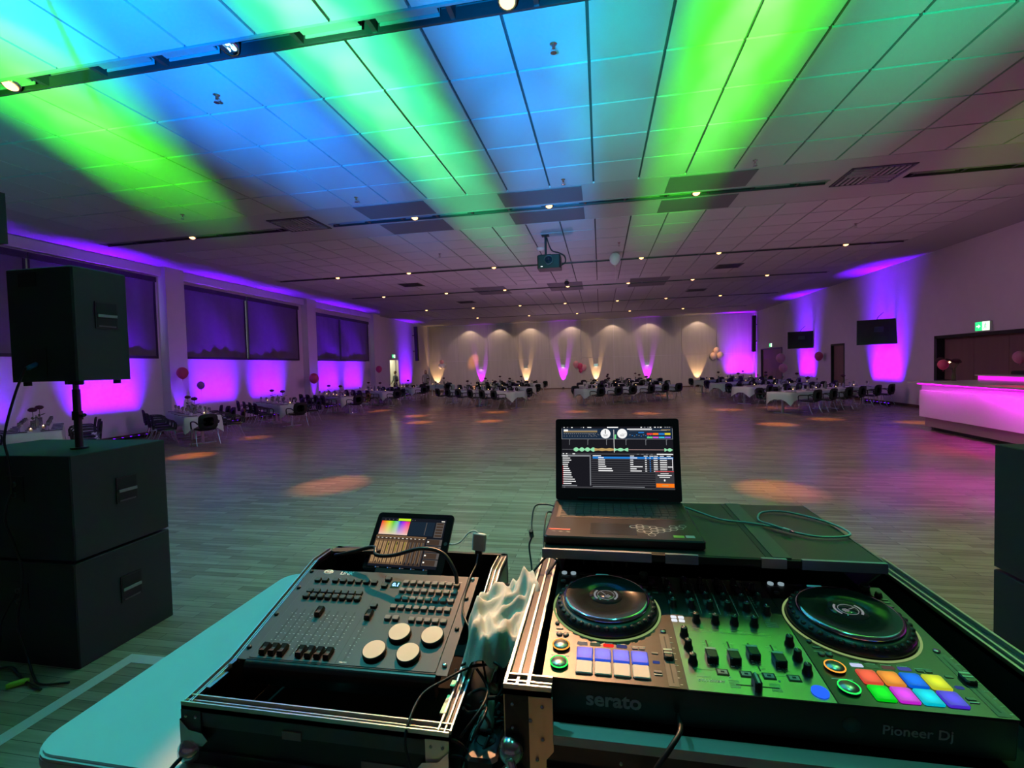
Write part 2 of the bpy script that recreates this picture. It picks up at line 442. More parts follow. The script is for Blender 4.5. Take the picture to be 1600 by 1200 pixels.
# grey perforated panels beside the second and fourth track
dp = None
for (x0, x1) in ((-5.2, -3.6), (-2.0, -0.3), (1.38, 2.95)):
    for (y0, y1) in ((9.66, 10.5), (10.95, 11.82)):
        MB().box((x0, y0, CZ-0.012), (x1, y1, CZ)).obj('dark_ceiling_panel', M_DARKPANEL, ceiling)
for (x0, x1) in ((-5.6, -4.1), (-2.2, -0.7), (1.3, 2.9)):
    for (y0, y1) in ((20.6, 21.45), (21.85, 22.7)):
        MB().box((x0, y0, CZ-0.012), (x1, y1, CZ)).obj('dark_ceiling_panel', M_DARKPANEL, ceiling)

# ---- walls
def wall(name, axis, pos, thick, u0, u1, z0, z1, holes, material, inner):
    """wall in the plane axis=pos, with rectangular holes (u0,u1,z0,z1)"""
    us = sorted({u0, u1} | {h[0] for h in holes} | {h[1] for h in holes})
    zs = sorted({z0, z1} | {h[2] for h in holes} | {h[3] for h in holes})
    m = MB()
    for i in range(len(us)-1):
        for j in range(len(zs)-1):
            a, b, c, d = us[i], us[i+1], zs[j], zs[j+1]
            if any(h[0] <= a+1e-6 and b <= h[1]+1e-6 and h[2] <= c+1e-6 and d <= h[3]+1e-6 for h in holes): continue
            p, q = sorted((pos, pos + thick*inner))
            if axis == 'x': m.box((p, a, c), (q, b, d))
            else: m.box((a, p, c), (b, q, d))
    return m.obj(name, material, kind='structure')
LWIN = [(4.9, 13.15, 2.42, 5.02), (14.02, 20.50, 2.42, 4.98), (21.65, 27.45, 2.42, 4.86)]
wall_left = wall('wall_left', 'x', XL, 0.3, YF, YB+0.3, 0, CZ+0.1, LWIN + [(30.45, 31.95, 0, 2.57)], M_WALL, -1)
RDOOR = [(15.0-3, 18.6, 1.02, 2.46), (24.75, 26.05, 0, 2.49), (32.5, 36.5, 0, 2.60)]
wall_right = wall('wall_right', 'x', XR, 0.3, YF, YB+0.3, 0, CZ+0.1, RDOOR, M_WALL, 1)
wall_back = wall('wall_back', 'y', YB+0.06, 0.3, XL-0.3, XR+0.3, 0, CZ+0.1, [], M_WALL, 1)
for r, (z0, z1) in enumerate(((0.06, 2.42), (2.435, 5.32))):
    for c in range(10):
        w = (XR - XL - 0.3)/10
        x0 = XL + 0.15 + c*w
        MB().cbox((x0+w/2, YB+0.03, (z0+z1)/2), (w-0.02, 0.05, z1-z0)).obj('wall_panel', M_BACK, wall_back)
wall('wall_front', 'y', YF, 0.3, XL-0.3, XR+0.3, 0, CZ+0.1, [(-9.0, 6.5, 0.9, 4.6)], M_WALL, -1)
# pilasters on the left wall
for (a, b) in ((3.9, 4.8), (13.28, 13.98), (20.88, 21.58), (27.70, 28.60)):
    MB().box((XL, a, 0), (XL+0.32, b, CZ)).obj('trim_1', M_WALL, kind='structure')
MB().box((XL, YF, CZ-0.30), (XL+0.16, 28.6, CZ-0.02)).obj('trim_2', M_WALL, kind='structure')
MB().box((XL, YF, 0.0), (XL+0.015, 30.4, 0.10)).obj('baseboard_left', mat('brown_skirting', (0.14,0.07,0.05), 0.5, noise=0.1), kind='structure')
MB().box((XR-0.02, YF, 0.0), (XR, 24.7, 0.10)).obj('baseboard_right', MATS['brown_skirting'], kind='structure')
MB().box((XL, YB-0.03, 0.0), (XR, YB, 0.08)).obj('baseboard_back', MATS['brown_skirting'], kind='structure')

# windows behind the blinds
M_PANE = glow('evening_window', (0.72, 0.76, 0.85), 1.1)
M_WFRAME = mat('dark_window_frame', (0.03, 0.03, 0.035), 0.5, noise=0.1)
for i, (a, b, c, d) in enumerate(LWIN):
    fr = MB()
    fr.box((XL-0.24, a, c), (XL-0.12, b, c+0.07)); fr.box((XL-0.24, a, d-0.07), (XL-0.12, b, d))
    n = 4
    for k in range(n+1):
        y = a + (b-a-0.07)*k/n; fr.box((XL-0.24, y, c), (XL-0.12, y+0.07, d))
    w = fr.obj('window_%d' % (i+1), M_WFRAME, kind='structure')
    for k in range(n):
        y = a + (b-a-0.07)*k/n + 0.07
        MB().box((XL-0.20, y, c+0.07), (XL-0.19, y+(b-a-0.07)/n-0.07, d-0.07)).obj('pane', M_PANE, w)
def blind(y0, y1, z0, z1, label):
    t = thing('roller_blind', label, 'blind', (XL+0.02, (y0+y1)/2, z0))
    L = (y1-y0)/2
    MB().box((-0.02, -L, z1-z0-0.16), (0.12, L, z1-z0)).obj('cassette', M_WFRAME, t)
    # rippled fabric
    m = MB(); n = 40
    vs = []; fs = []
    for j in range(13):
        z = 0.06 + (z1-z0-0.2)*j/12
        for k in range(n+1):
            y = -L + 0.03 + (2*L-0.06)*k/n
            vs.append((0.04 + 0.008*sin(k*0.9+j*0.2) + 0.012*sin(j*0.5+k*0.17), y, z))
    for j in range(12):
        for k in range(n): q = j*(n+1)+k; fs.append((q, q+1, q+n+2, q+n+1))
    m.add(vs, fs, 0, True)
    o = m.obj('fabric', M_BLIND, t)
    MB().box((0.02, -L, 0.0), (0.07, L, 0.08)).obj('bottom_bar', M_WFRAME, t)
    MB().box((0.0, L-0.05, 0.0), (0.07, L, z1-z0-0.16)).obj('side_rail', M_WFRAME, t)
    MB().box((0.0, -L, 0.0), (0.07, -L+0.05, z1-z0-0.16)).obj('side_rail', M_WFRAME, t)
    return t
blind(4.95, 9.60, 2.42, 5.03, 'dark roller blind behind the tall loudspeaker at the left picture edge')
blind(9.64, 13.12, 2.42, 5.03, 'dark roller blind right behind the top loudspeaker on its pole')
blind(14.04, 17.08, 2.42, 4.97, 'dark roller blind left of the bright slit of daylight')
blind(17.17, 20.48, 2.42, 4.97, 'dark roller blind right of the bright slit of daylight')
blind(21.68, 24.15, 2.43, 4.85, 'left blind of the farthest pair on the window wall')
blind(24.20, 27.42, 2.43, 4.85, 'right blind of the farthest pair on the window wall')

# doors
def door(name, a, b, z1, side, double=False):
    x = XR if side > 0 else XL
    fr = MB()
    fr.box((x-0.02, a-0.02, 0), (x+0.16*side if side>0 else x+0.02, a+0.07, z1+0.05)) if side>0 else None
    fr.box((x-0.02, b-0.07, 0), (x+0.16, b+0.02, z1+0.05))
    fr.box((x-0.02, a, z1-0.02), (x+0.16, b, z1+0.06))
    d = fr.obj(name, M_BLACK, kind='structure')
    cs = [(a+0.07, (a+b)/2-0.004), ((a+b)/2+0.004, b-0.07)] if double else [(a+0.07, b-0.07)]
    for (p, q) in cs:
        l = MB().box((x+0.09, p, 0.01), (x+0.14, q, z1-0.02)).obj('door_leaf', M_DOOR, d)
        hy = q-0.12 if p == cs[0][0] else p+0.12
        MB().tube([(x+0.09, hy, 1.05), (x+0.03, hy, 1.05), (x+0.03, hy+(0.12 if hy < (p+q)/2 else -0.12), 1.05)], 0.012, 8).obj('door_handle', M_CHROME, l)
    return d
door('door_1', 32.5, 36.5, 2.60, 1, True)
door('door_2', 24.75, 26.05, 2.49, 1)
# bar hatch with closed shutter
fr = MB()
fr.box((XR-0.03, 18.48, 1.0), (XR+0.3, 18.62, 2.52)); fr.box((XR-0.03, 12.0, 2.42), (XR+0.3, 18.6, 2.52)); fr.box((XR-0.02, 12.0, 0.98), (XR+0.3, 18.6, 1.04))
hatch = fr.obj('window_4', M_BLACK, kind='structure')
for k in range(5):
    MB().box((XR+0.20, 12.0+k*1.3, 1.04), (XR+0.23, 12.0+k*1.3+1.29, 2.42)).obj('shutter_panel', M_DOOR, hatch)
# lit doorway on the left wall: corridor, frame, open leaf
cor = MB()
cor.box((XL-2.4, 30.1, 0), (XL-2.3, 32.4, 2.9)); cor.box((XL-2.4, 30.0, 0), (XL-0.3, 30.1, 2.9)); cor.box((XL-2.4, 32.4, 0), (XL-0.3, 32.5, 2.9)); cor.box((XL-2.4, 30.0, 2.9), (XL-0.3, 32.5, 3.0)); cor.box((XL-2.4, 30.0, -0.1), (XL-0.3, 32.5, 0.0))
cor.obj('wall_corridor', mat('corridor_paint', (0.75, 0.74, 0.55), 0.8, noise=0.04), kind='structure')
fr = MB(); fr.box((XL-0.3, 30.42, 0), (XL+0.02, 30.50, 2.62)); fr.box((XL-0.3, 31.9, 0), (XL+0.02, 31.98, 2.62)); fr.box((XL-0.3, 30.42, 2.55), (XL+0.02, 31.98, 2.64))
d3 = fr.obj('door_3', M_WALL, kind='structure')
MB().box((XL-0.98, 31.86, 0.01), (XL-0.2, 31.91, 2.54)).obj('door_leaf', M_WHITE, d3)
point((XL-1.2, 31.2, 2.6), (1.0, 0.93, 0.62), 60, 0.1)

M_TRK = mat('track_grey_paint', (0.30, 0.29, 0.30), 0.45, noise=0.08, nscale=8)
# ---- light tracks recessed in the ceiling
def lamp_head(x, y, parent, blue=False, tilt=(0, -0.35), r=0.075):
    m = MB()
    M = T((x, y, CZ+0.045)) @ RX(tilt[1]) @ RY(tilt[0])
    h = MB().lathe([(r*0.55, 0.12), (r*1.05, 0.03), (r*1.12, -0.05), (r*0.95, -0.045)], 14, M=M, cap=False).obj('lamp_housing', M_CHROME, parent)
    if blue:
        q = MB()
        for a in range(3): q.lathe([(r*0.34, -0.03), (0.0001, -0.035)], 8, (r*0.5*cos(a*2.09+.5), r*0.5*sin(a*2.09+.5), 0), M=M, cap=False)
        q.obj('led', M_BLUELAMP, h)
        MB().lathe([(r*0.95, 0.0), (0.001, 0.0)], 14, M=M, cap=False).obj('reflector', M_CHROME, h)
    else:
        MB().lathe([(r*0.9, -0.05), (r*0.6, -0.075), (0.001, -0.085)], 14, M=M, cap=False).obj('bulb', M_LAMP, h)
    return h
LAMPS = {0: [(-6.91, 0), (-3.90, 1), (-0.82, 0), (4.6, 0)],
         1: [(-10.25, 0), (-4.2, 0), (-1.05, 0), (2.05, 0)],
         2: [(-9.7, 0), (-6.85, 0), (-3.65, 0), (1.42, 0), (3.87, 0), (7.6, 0)],
         3: [(-10.2, 0), (-7.05, 0), (-4.25, 0), (-1.37, 0), (1.27, 0), (3.95, 0), (6.9, 0)],
         4: [(-12.0, 0), (-10.2, 0), (-7.3, 0), (-4.5, 0), (-1.9, 0), (1.0, 0), (3.6, 0), (6.4, 0)],
         5: [(-8.5, 0), (-4.8, 0), (-1.5, 0), (2.0, 0), (5.4, 0)]}
TRN = ['nearest', 'second', 'third', 'fourth', 'fifth', 'farthest']
for k, cy in enumerate(CH_Y):
    for si, (s0, s1) in enumerate(SLOTS[k]):
        where = ['left ', 'middle ', 'right '][si] + 'piece of the ' if len(SLOTS[k]) == 3 else ''
        t = thing('light_track', 'recessed black light track in the ceiling, %s%s row from the stage' % (where, TRN[k]), 'light track', ((s0+s1)/2, cy, CZ))
        inv = -((s0+s1)/2); off = Vector(t.location)
        def sub(m): 
            m.v = [tuple(Vector(v)-off) for v in m.v]; return m
        sub(MB().box((s0, cy-CH_W+0.002, CZ-0.012), (s1, cy-CH_W+0.03, CZ+0.12))).obj('edge_rail', M_TRK, t)
        sub(MB().box((s0, cy+CH_W-0.03, CZ-0.012), (s1, cy+CH_W-0.002, CZ+0.12))).obj('edge_rail', M_DALU, t)
        sub(MB().box((s0, cy-0.02, CZ+0.16), (s1, cy+0.02, CZ+0.2))).obj('power_rail', M_DALU, t)
        x = s0 + 0.1; n = 0
        while x < s1:
            if k < 2:
                sub(MB().box((x, cy-CH_W+0.03, CZ+0.0), (x+0.05, cy+CH_W-0.03, CZ+0.14))).obj('cross_bar', M_DALU, t)
                if n % 3 != 1:
                    sub(MB().box((x+0.10, cy-0.085, CZ+0.03), (x+0.75, cy+0.02, CZ+0.05)).box((x+0.10, cy+0.05, CZ+0.02), (x+0.75, cy+0.06, CZ+0.12))).obj('blanking_plate', M_TRK, t)
            x += 0.852; n += 1
        if k >= 2:
            m = MB(); x = s0+0.1
            while x < s1: m.box((x, cy-CH_W+0.03, CZ+0.0), (x+0.05, cy+CH_W-0.03, CZ+0.14)); x += 1.704
            sub(m).obj('cross_bars', M_DALU, t, kind='stuff')
        for lx, bl in LAMPS[k]:
            if s0 < lx < s1:
                hold = MB(); 
                h = lamp_head(lx, cy, t, bl, r=0.085 if k == 0 else 0.08)
                for q in [h] + list(h.children):
                    q.data.transform(Matrix.Translation(-off))
                MB().box((lx-0.03-off.x, -0.03, 0.14), (lx+0.03-off.x, 0.03, 0.22)).obj('lamp_bracket', M_DALU, t)

# pools of the downlights: (px, py) on the floor, lamp (x, y)
for (px, py, lx, ly, e) in ((520,757,-4.0,10.6,1.0), (1215,765,2.0,10.6,1.0), (300,712,-9.6,9.9,0.9), (395,684,-10.0,12.4,0.5),
        (590,642,-9.7,16.6,1.0), (650,650,-6.85,16.6,1.0), (655,660,-6.0,16.6,0.9), (775,644,-4.3,21.5,0.9), (765,658,-3.7,16.6,0.9),
        (900,643,-1.4,21.5,0.9), (1010,646,1.4,16.6,1.0), (860,628,-1.4,21.5,0.8), (1137,640,3.9,21.5,1.0), (1215,663,3.9,16.6,1.1),
        (1215,637,4.0,21.5,0.8), (1290,655,6.9,16.6,0.6), (1430,660,7.6,16.6,0.7), (745,622,-7.0,27.2,0.7), (1040,618,3.6,27.2,0.8)):
    p = atz(px, py, 0)
    dull(spot((lx, ly if abs(ly-p.y) < 5 else p.y+2, CZ-0.02), p, (1.0, 0.30, 0.06), 1900*e, 12.5, 1.0, 0.02))
# pale orange strips near the wall scallops
for x in (-10.45, -8.0, -5.45, -2.2, 0.93, 3.7, 7.2):
    spot((x, YB-0.62, CZ-0.03), (x, YB-0.42, 0.0), (1.0, 0.72, 0.52), 52, 108, 0.3, 0.02)
spot((-8.6, YB-3.0, CZ-0.05), (-10.2, YB, 2.4), (1.0, 0.30, 0.06), 800, 13, 0.8, 0.02)
spot((5.2, YB-3.0, CZ-0.05), (8.9, YB, 2.1), (1.0, 0.34, 0.08), 800, 13, 0.8, 0.02)

# ---- floor uplights: black LED cans that wash the walls purple
PURPLE = (0.15, 0.0, 1.0)
def uplight(x, y, tx, ty, where, color=PURPLE, power=420, size=62, blend=0.35, tz=3.2):
    t = thing('floor_uplight', where, 'uplight', (x, y, 0))
    a = math.atan2(ty-y, tx-x)
    MB().lathe([(0.075, 0.05), (0.085, 0.14), (0.06, 0.06)], 14, cap=True).obj('housing', M_BLACK, t)
    MB().box((-0.10, -0.02, 0.0), (-0.085, 0.02, 0.12)).box((0.085, -0.02, 0.0), (0.10, 0.02, 0.12)).box((-0.1, -0.06, 0), (0.1, 0.06, 0.012)).obj('bracket', M_BLACK, t)
    MB().lathe([(0.055, 0.125), (0.001, 0.13)], 14, cap=False).obj('lens', glow('lens_%d%d%d' % tuple(int(c*9) for c in color), color, 6), t)
    spot((x, y, 0.16), (tx, ty, tz), color, power, size, blend, 0.03)
def led_bar(x, y, tx, ty, where, color=PURPLE, power=60, length=1.9, spread=40, tz=2.0, along='y'):
    """floor bar of small LED emitters; its light fans up the wall"""
    t = thing('led_floor_bar', where, 'uplight', (x, y, 0), (0, 0, pi/2 if along == 'y' else 0))
    MB().cbox((0, 0, 0.05), (length, 0.09, 0.07), ch=0.01).obj('housing', M_BLACK, t)
    MB().box((-length/2+0.1, -0.05, 0), (-length/2+0.14, 0.05, 0.02)).obj('foot', M_BLACK, t)
    MB().box((length/2-0.14, -0.05, 0), (length/2-0.10, 0.05, 0.02)).obj('foot', M_BLACK, t)
    m = MB()
    for k in range(8): m.cyl((-length/2+0.08+(length-0.16)*k/7, 0, 0.085), 0.025, 0.004, 10)
    m.obj('lenses', glow('lens_%d%d%d' % tuple(int(c*9) for c in color), color, 6), t, kind='stuff')
    l = area((x, y, 0.11), (tx, ty, tz), color, power, length, 0.05, spread)
    d = Vector((tx-x, ty-y, tz-0.11)).normalized()
    ax = Vector((0, 1, 0)) if along == 'y' else Vector((1, 0, 0))
    zz = -d; xx = (ax - zz*ax.dot(zz)).normalized(); yy = zz.cross(xx)
    l.rotation_euler = Matrix((xx, yy, zz)).transposed().to_euler()
for (y, w, p) in ((8.3, 'beside the table behind the tall loudspeaker', 80), (11.45, 'at the window wall just right of the loudspeaker pole', 130), (15.45, 'at the window wall behind the second dinner table', 85),
             (18.3, 'at the window wall behind the third dinner table', 85), (23.0, 'at the window wall left of the pink balloon', 85), (25.5, 'at the window wall behind the fourth dinner table', 85)):
    led_bar(XL+0.36, y, XL+0.10, y, 'black LED floor bar ' + w, power=p)
for (y, w) in ((13.6, 'first'), (21.2, 'second'), (28.1, 'third')):
    uplight(XL+0.55, y, XL+0.32, y, 'black floor uplight in front of the %s white wall column' % w, power=260, size=34, tz=3.4)
led_bar(XR-0.40, 28.8, XR-0.08, 28.8, 'black LED floor bar between the two doors of the right wall', power=170, tz=2.4)
led_bar(XR-0.40, 21.4, XR-0.08, 21.4, 'black LED floor bar under the nearer wall television', power=220, tz=2.4)
led_bar(10.2, YB-0.40, 10.2, YB-0.1, 'black LED floor bar in the right rear corner', color=(0.30, 0, 1.0), power=130, along='x')
led_bar(-13.75, 33.2, -14.05, 33.2, 'black LED floor bar in the left rear corner', color=(0.18, 0, 1.0), power=70)
MAG = (0.50, 0.0, 1.0); WARM = (1.0, 0.58, 0.26)
for (x, c, p, w) in ((-9.57, MAG, 600, 'magenta uplight below the leftmost wall sconce'), (-5.86, WARM, 420, 'warm uplight below the second wall sconce'), (-2.9, MAG, 900, 'magenta uplight standing in the gap between the centre tables'),
                  (-0.35, WARM, 420, 'warm uplight below the fourth wall sconce'), (3.52, MAG, 700, 'magenta uplight below the rightmost wall sconce')):
    uplight(x, YB-0.30, x, YB, w, color=c, power=p, size=34, tz=1.5)
    s = thing('wall_sconce', 'small wall sconce above the ' + w.split(' below')[0].split(' standing')[0] + (' beside the left balloons' if x < -9 else ' left of the gap' if x < -5 else ' in the gap' if x < -2 else ' right of the gap' if x < 0 else ' on the right part of the rear wall'), 'wall lamp', (x, YB-0.01, 1.72))
    MB().box((-0.16, -0.16, 0.0), (0.16, 0, 0.20)).obj('shade', M_ALU, s)
    MB().box((-0.10, -0.13, -0.006), (0.10, -0.02, 0.0)).obj('bulb', glow('sconce_bulb', (1.0, 0.8, 0.6), 5), s)
for (x, w) in ((-13.75+0.4, 'warm uplight at the left end of the rear wall, beside the standing woman'), (7.15, 'warm uplight at the rear wall left of the balloon cluster')):
    uplight(x, YB-0.35, x, YB, w, color=WARM, power=260, size=46, tz=1.8)

# ================================================================== FIXTURES
M_VENT = mat('vent_grey_paint', (0.42, 0.40, 0.42), 0.6, noise=0.05)
def vent(x, y, w, d, label):
    t = thing('ceiling_vent', label, 'vent', (x, y, CZ-0.015))
    MB().box((-w/2, -d/2, 0.0), (w/2, -d/2+0.05, 0.02)).box((-w/2, d/2-0.05, 0), (w/2, d/2, 0.02)).box((-w/2, -d/2, 0), (-w/2+0.05, d/2, 0.02)).box((w/2-0.05, -d/2, 0), (w/2, d/2, 0.02)).obj('frame', M_DALU, t)
    MB().box((-w/2, -d/2, 0.012), (w/2, d/2, 0.0145)).obj('backing', M_BLACK, t)
    # basket pattern of slats
    n = 5
    hx, hy = w/2-0.06, d/2-0.06
    vert = {}
    for qx in (0, 1):
        for qy in (0, 1):
            horiz = (qx+qy) % 2 == 0
            for k in range(n):
                if horiz:
                    yy = -hy + qy*hy + hy*(k+0.5)/n
                    MB().box((-hx+qx*hx+0.01, yy-hy/n*0.26, -0.008), (qx*hx-0.01, yy+hy/n*0.26, 0.0118)).obj('slat', M_VENT, t)
                else:
                    xx = -hx + qx*hx + hx*(k+0.5)/n
                    MB().box((xx-hx/n*0.22, -hy+qy*hy+0.01, -0.006), (xx+hx/n*0.26, qy*hy-0.01, 0.0118)).obj('slat', M_VENT, t)
    return t
vent(-7.0, 10.45, 1.1, 0.95, 'square louvred air vent left of the second light track')
vent(5.25, 10.55, 1.1, 0.95, 'square louvred air vent right of the second light track')
for (x, y, w) in ((-7.7, 19.0, 'small dark ceiling vent left of centre, between the third and fourth track'), (4.75, 19.1, 'small dark ceiling vent right of centre, between the third and fourth track'),
                  (-7.0, 24.9, 'small far ceiling vent left, behind the fourth track'), (4.7, 24.9, 'small far ceiling vent right, behind the fourth track')):
    t = thing('ceiling_vent', w, 'vent', (x, y, CZ-0.015))
    MB().box((-0.45, -0.4, 0), (0.45, 0.4, 0.0145)).obj('frame', M_DALU, t)
    for k in range(6): MB().box((-0.4, -0.35+k*0.12, -0.008), (0.4, -0.30+k*0.12, 0.0)).obj('slat', M_BLACK, t)

for (x, y, w) in ((-0.44, 5.39, 'nearest ceiling sprinkler, on the blue tile right of centre'), (-4.71, 5.4, 'nearest ceiling sprinkler, on the blue tile left of the mint beam'), (-0.63, 9.25, 'ceiling sprinkler in the centre just before the second light track'),
                  (-4.83, 9.13, 'ceiling sprinkler at the left end of the mint beam'), (-8.97, 9.14, 'ceiling sprinkler left of the left green beam'), (2.76, 9.23, 'ceiling sprinkler at the far end of the right green beam'),
                  (6.7, 14.2, 'ceiling sprinkler right, behind the second track'), (0.6, 14.4, 'ceiling sprinkler above the projector, right of it'), (-4.8, 14.2, 'ceiling sprinkler left of the projector')):
    t = thing('sprinkler_head', w, 'sprinkler', (x, y, CZ-0.10))
    MB().lathe([(0.045, 0.10), (0.04, 0.092), (0.014, 0.088), (0.014, 0.045)], 10).obj('base', M_CHROME, t)
    MB().tube([(-0.012, 0, 0.05), (-0.028, 0, 0.03), (0, 0, 0.004)], 0.004, 6).tube([(0.012, 0, 0.05), (0.028, 0, 0.03), (0, 0, 0.004)], 0.004, 6).obj('frame', M_CHROME, t)
    MB().cyl((0, 0, 0), 0.035, 0.004, 12).obj('deflector', M_CHROME, t)
t = thing('smoke_detector', 'white round smoke detector on the ceiling above the projector', 'detector', (-1.7, 14.4, CZ-0.07))
MB().lathe([(0.0001, 0.0), (0.06, 0.0), (0.10, 0.02), (0.12, 0.05), (0.14, 0.07)], 16).obj('housing', M_WHITE, t)
t = thing('dome_camera', 'small black dome camera hanging under the ceiling behind the projector', 'camera', (-1.3, 19.9, CZ-0.22))
MB().ball((0, 0, 0.08), 0.10, 12).obj('dome', M_BLACK, t); MB().cyl((0, 0, 0.1), 0.05, 0.12, 10).obj('mount', M_WHITE, t)

# projector on its ceiling pole
t = thing('projector', 'black projector hanging from the ceiling on a short pole', 'projector', (-1.30, 12.8, 4.45))
MB().cbox((0, 0.25, 0.19), (0.62, 0.5, 0.36), ch=0.03).obj('body', M_PLASTIC, t)
MB().lathe([(0.13, 0.0), (0.13, 0.05), (0.10, 0.05), (0.09, 0.01)], 20, M=T((0, 0.0, 0.22)) @ RX(pi/2), cap=False).obj('lens_ring', M_DALU, t)
MB().lathe([(0.09, 0.01), (0.05, 0.035), (0.0001, 0.045)], 20, M=T((0, 0.0, 0.22)) @ RX(pi/2), cap=False).obj('lens', mat('lens_glass', (0.02, 0.03, 0.05), 0.05, noise=0.05), t)
MB().cyl((-0.1, 0.25, 0.37), 0.03, CZ-4.45-0.37, 10).cbox((-0.1, 0.25, CZ-4.45-0.01), (0.2, 0.2, 0.02)).cbox((-0.1, 0.25, 0.39), (0.3, 0.25, 0.03)).obj('ceiling_mount', M_BLACK, t)
MB().tube([(-0.07, 0.27, 0.88), (0.05, 0.3, 0.55), (0.25, 0.3, 0.46), (0.40, 0.3, 0.36), (0.42, 0.3, 0.2), (0.31, 0.3, 0.12)], 0.018, 8, res=6).obj('cable', M_CABLE, t)
MB().cbox((-0.19, -0.004, 0.06), (0.05, 0.008, 0.02)).obj('status_lamp', glow('status', (0.9, 0.9, 1), 1.5), t)

# wall televisions
def tv(x, y, z, w, h, yaw, label):
    t = thing('wall_television', label, 'television', (x, y, z), (0, 0, yaw))
    M = RX(radians(-6))
    MB().cbox((0, 0.03, h/2), (w, 0.05, h), M=M).obj('casing', M_PLASTIC, t)
    MB().box((-w/2+0.02, 0.0, 0.02), (w/2-0.02, 0.004, h-0.02), M=M).obj('screen', mat('dark_screen', (0.012, 0.010, 0.014), 0.15, noise=0.05), t)
    MB().tube([(0.05, 0.08, h*0.55), (0.25, 0.38, h*0.6), (0.2, 0.62, h*0.6)], 0.03, 8).cbox((0.05, 0.07, h*0.55), (0.3, 0.04, 0.3)).obj('wall_arm', M_BLACK, t)
    MB().tube([(0.0, 0.07, h), (0.05, 0.25, h+0.12), (0.2, 0.6, h+0.3)], 0.012, 6, res=4).obj('cable', M_CABLE, t)
tv(10.65, 21.0, 2.36, 1.30, 0.98, radians(-28), 'larger nearer black television on the right wall')
tv(10.62, 28.2, 2.44, 1.2, 0.92, radians(-24), 'smaller farther black television on the right wall')

# column loudspeakers in the rear corners
for (x, y, w) in ((10.95, 37.3, 'tall slim black column loudspeaker in the right rear corner'), (-13.75, 34.6, 'tall slim black column loudspeaker near the left rear corner')):
    t = thing('column_loudspeaker', w, 'loudspeaker', (x, y, 2.45))
    MB().cbox((0, 0, 1.35), (0.24, 0.24, 2.6), ch=0.02, M=Matrix.Translation((0,0,0)) @ RX(radians(3))).obj('cabinet', M_SPK, t)
    MB().box((-0.10, -0.135, 0.15), (0.10, -0.125, 2.55), M=RX(radians(3))).obj('grille', M_BLACK, t)
    MB().cbox((0.15 if x > 0 else -0.2, 0.05, 0.8), (0.3, 0.06, 0.06)).cbox((0.15 if x > 0 else -0.2, 0.05, 2.0), (0.3, 0.06, 0.06)).obj('wall_bracket', M_BLACK, t)

# exit signs
M_SIGNW = glow('exit_sign_white', (0.75, 1.0, 0.72), 1.6); M_SIGNG = glow('exit_sign_green', (0.03, 0.75, 0.22), 1.5)
def exit_sign(x, y, z, w, h, side, label):
    t = thing('exit_sign', label, 'exit sign', (x, y, z), (0, 0, -pi/2 if side > 0 else pi/2))
    MB().cbox((0, 0.04, h/2), (w, 0.07, h), ch=0.01).obj('housing', M_WHITE, t)
    MB().box((-w/2+0.01, -0.002, 0.01), (0.0, 0.004, h-0.01)).obj('green_field', M_SIGNG, t)
    MB().box((0.0, -0.002, 0.01), (w/2-0.01, 0.004, h-0.01)).obj('door_field', M_SIGNW, t)
    a = h*0.5
    M = T((-w*0.25, -0.004, a)) @ RX(pi/2)
    MB().prism([(-h*.28, -h*.07), (0, -h*.07), (0, -h*.22), (h*.3, 0), (0, h*.22), (0, h*.07), (-h*.28, h*.07)], 0, 0.003, M=M).obj('arrow', M_SIGNW, t)
    # running figure
    M = T((w*0.22, -0.004, a)) @ RX(pi/2)
    f = MB().lathe([(h*.06, 0), (h*.06, 0.003)], 10, (0.0, h*.27, 0), M=M)
    for (p, q, th) in (((0, .2), (-.05, 0), .07), ((-.05, 0), (.12, -.1), .05), ((.12, -.1), (.1, -.3), .05), ((-.05, 0), (-.12, -.2), .05), ((-.12, -.2), (-.28, -.26), .05), ((0, .15), (.16, .06), .04), ((0, .15), (-.16, .08), .04)):
        dx, dy = q[0]-p[0], q[1]-p[1]; l = sqrt(dx*dx+dy*dy); nx, ny = -dy/l*th/2, dx/l*th/2
        f.prism([((p[0]+nx)*h, (p[1]+ny)*h), ((p[0]-nx)*h, (p[1]-ny)*h), ((q[0]-nx)*h, (q[1]-ny)*h), ((q[0]+nx)*h, (q[1]+ny)*h)], 0, 0.003, M=M)
    f.obj('running_figure', M_SIGNG, t)
exit_sign(XR-0.09, 16.45, 2.55, 0.56, 0.28, 1, 'green exit sign above the closed bar hatch')
exit_sign(XR-0.09, 34.3, 2.72, 0.5, 0.25, 1, 'small exit sign above the double door in the right wall')
exit_sign(XL+0.09, 31.0, 2.68, 0.5, 0.25, -1, 'small lit exit sign above the open doorway in the left wall')

# ---- bar counter on the right
M_BARF = mat('white_bar_front', (0.85, 0.82, 0.85), 0.45, noise=0.03)
bar = thing('bar_counter', 'long white bar counter with a magenta lit band under its top', 'bar', (7.9, 13.7, 0))
def bx(m): return m
L0, L1, WX = -13.0, 0.0, 3.05     # local y extent (towards the camera is negative)
sk = -0.135                        # front runs slightly inward
def bq(x, y): return (x - sk*0 + (y*(-sk))*-0.2, y)
MB().prism([(0, 0), (-0.42, -13.0), (0.5, -13.0), (0.75, 0.0)], 0.34, 1.0).obj('front_panel', M_BARF, bar)
MB().prism([(0.03, -0.04), (-0.39, -13.0), (0.5, -13.0), (0.75, -0.04)], 1.0, 1.17).obj('upper_band', M_BARF, bar)
MB().prism([(0.10, -0.05), (-0.32, -13.0), (0.5, -13.0), (0.75, -0.05)], 0.10, 0.34).obj('lower_band', mat('rose_grey_base', (0.36, 0.27, 0.30), 0.5, noise=0.05), bar)
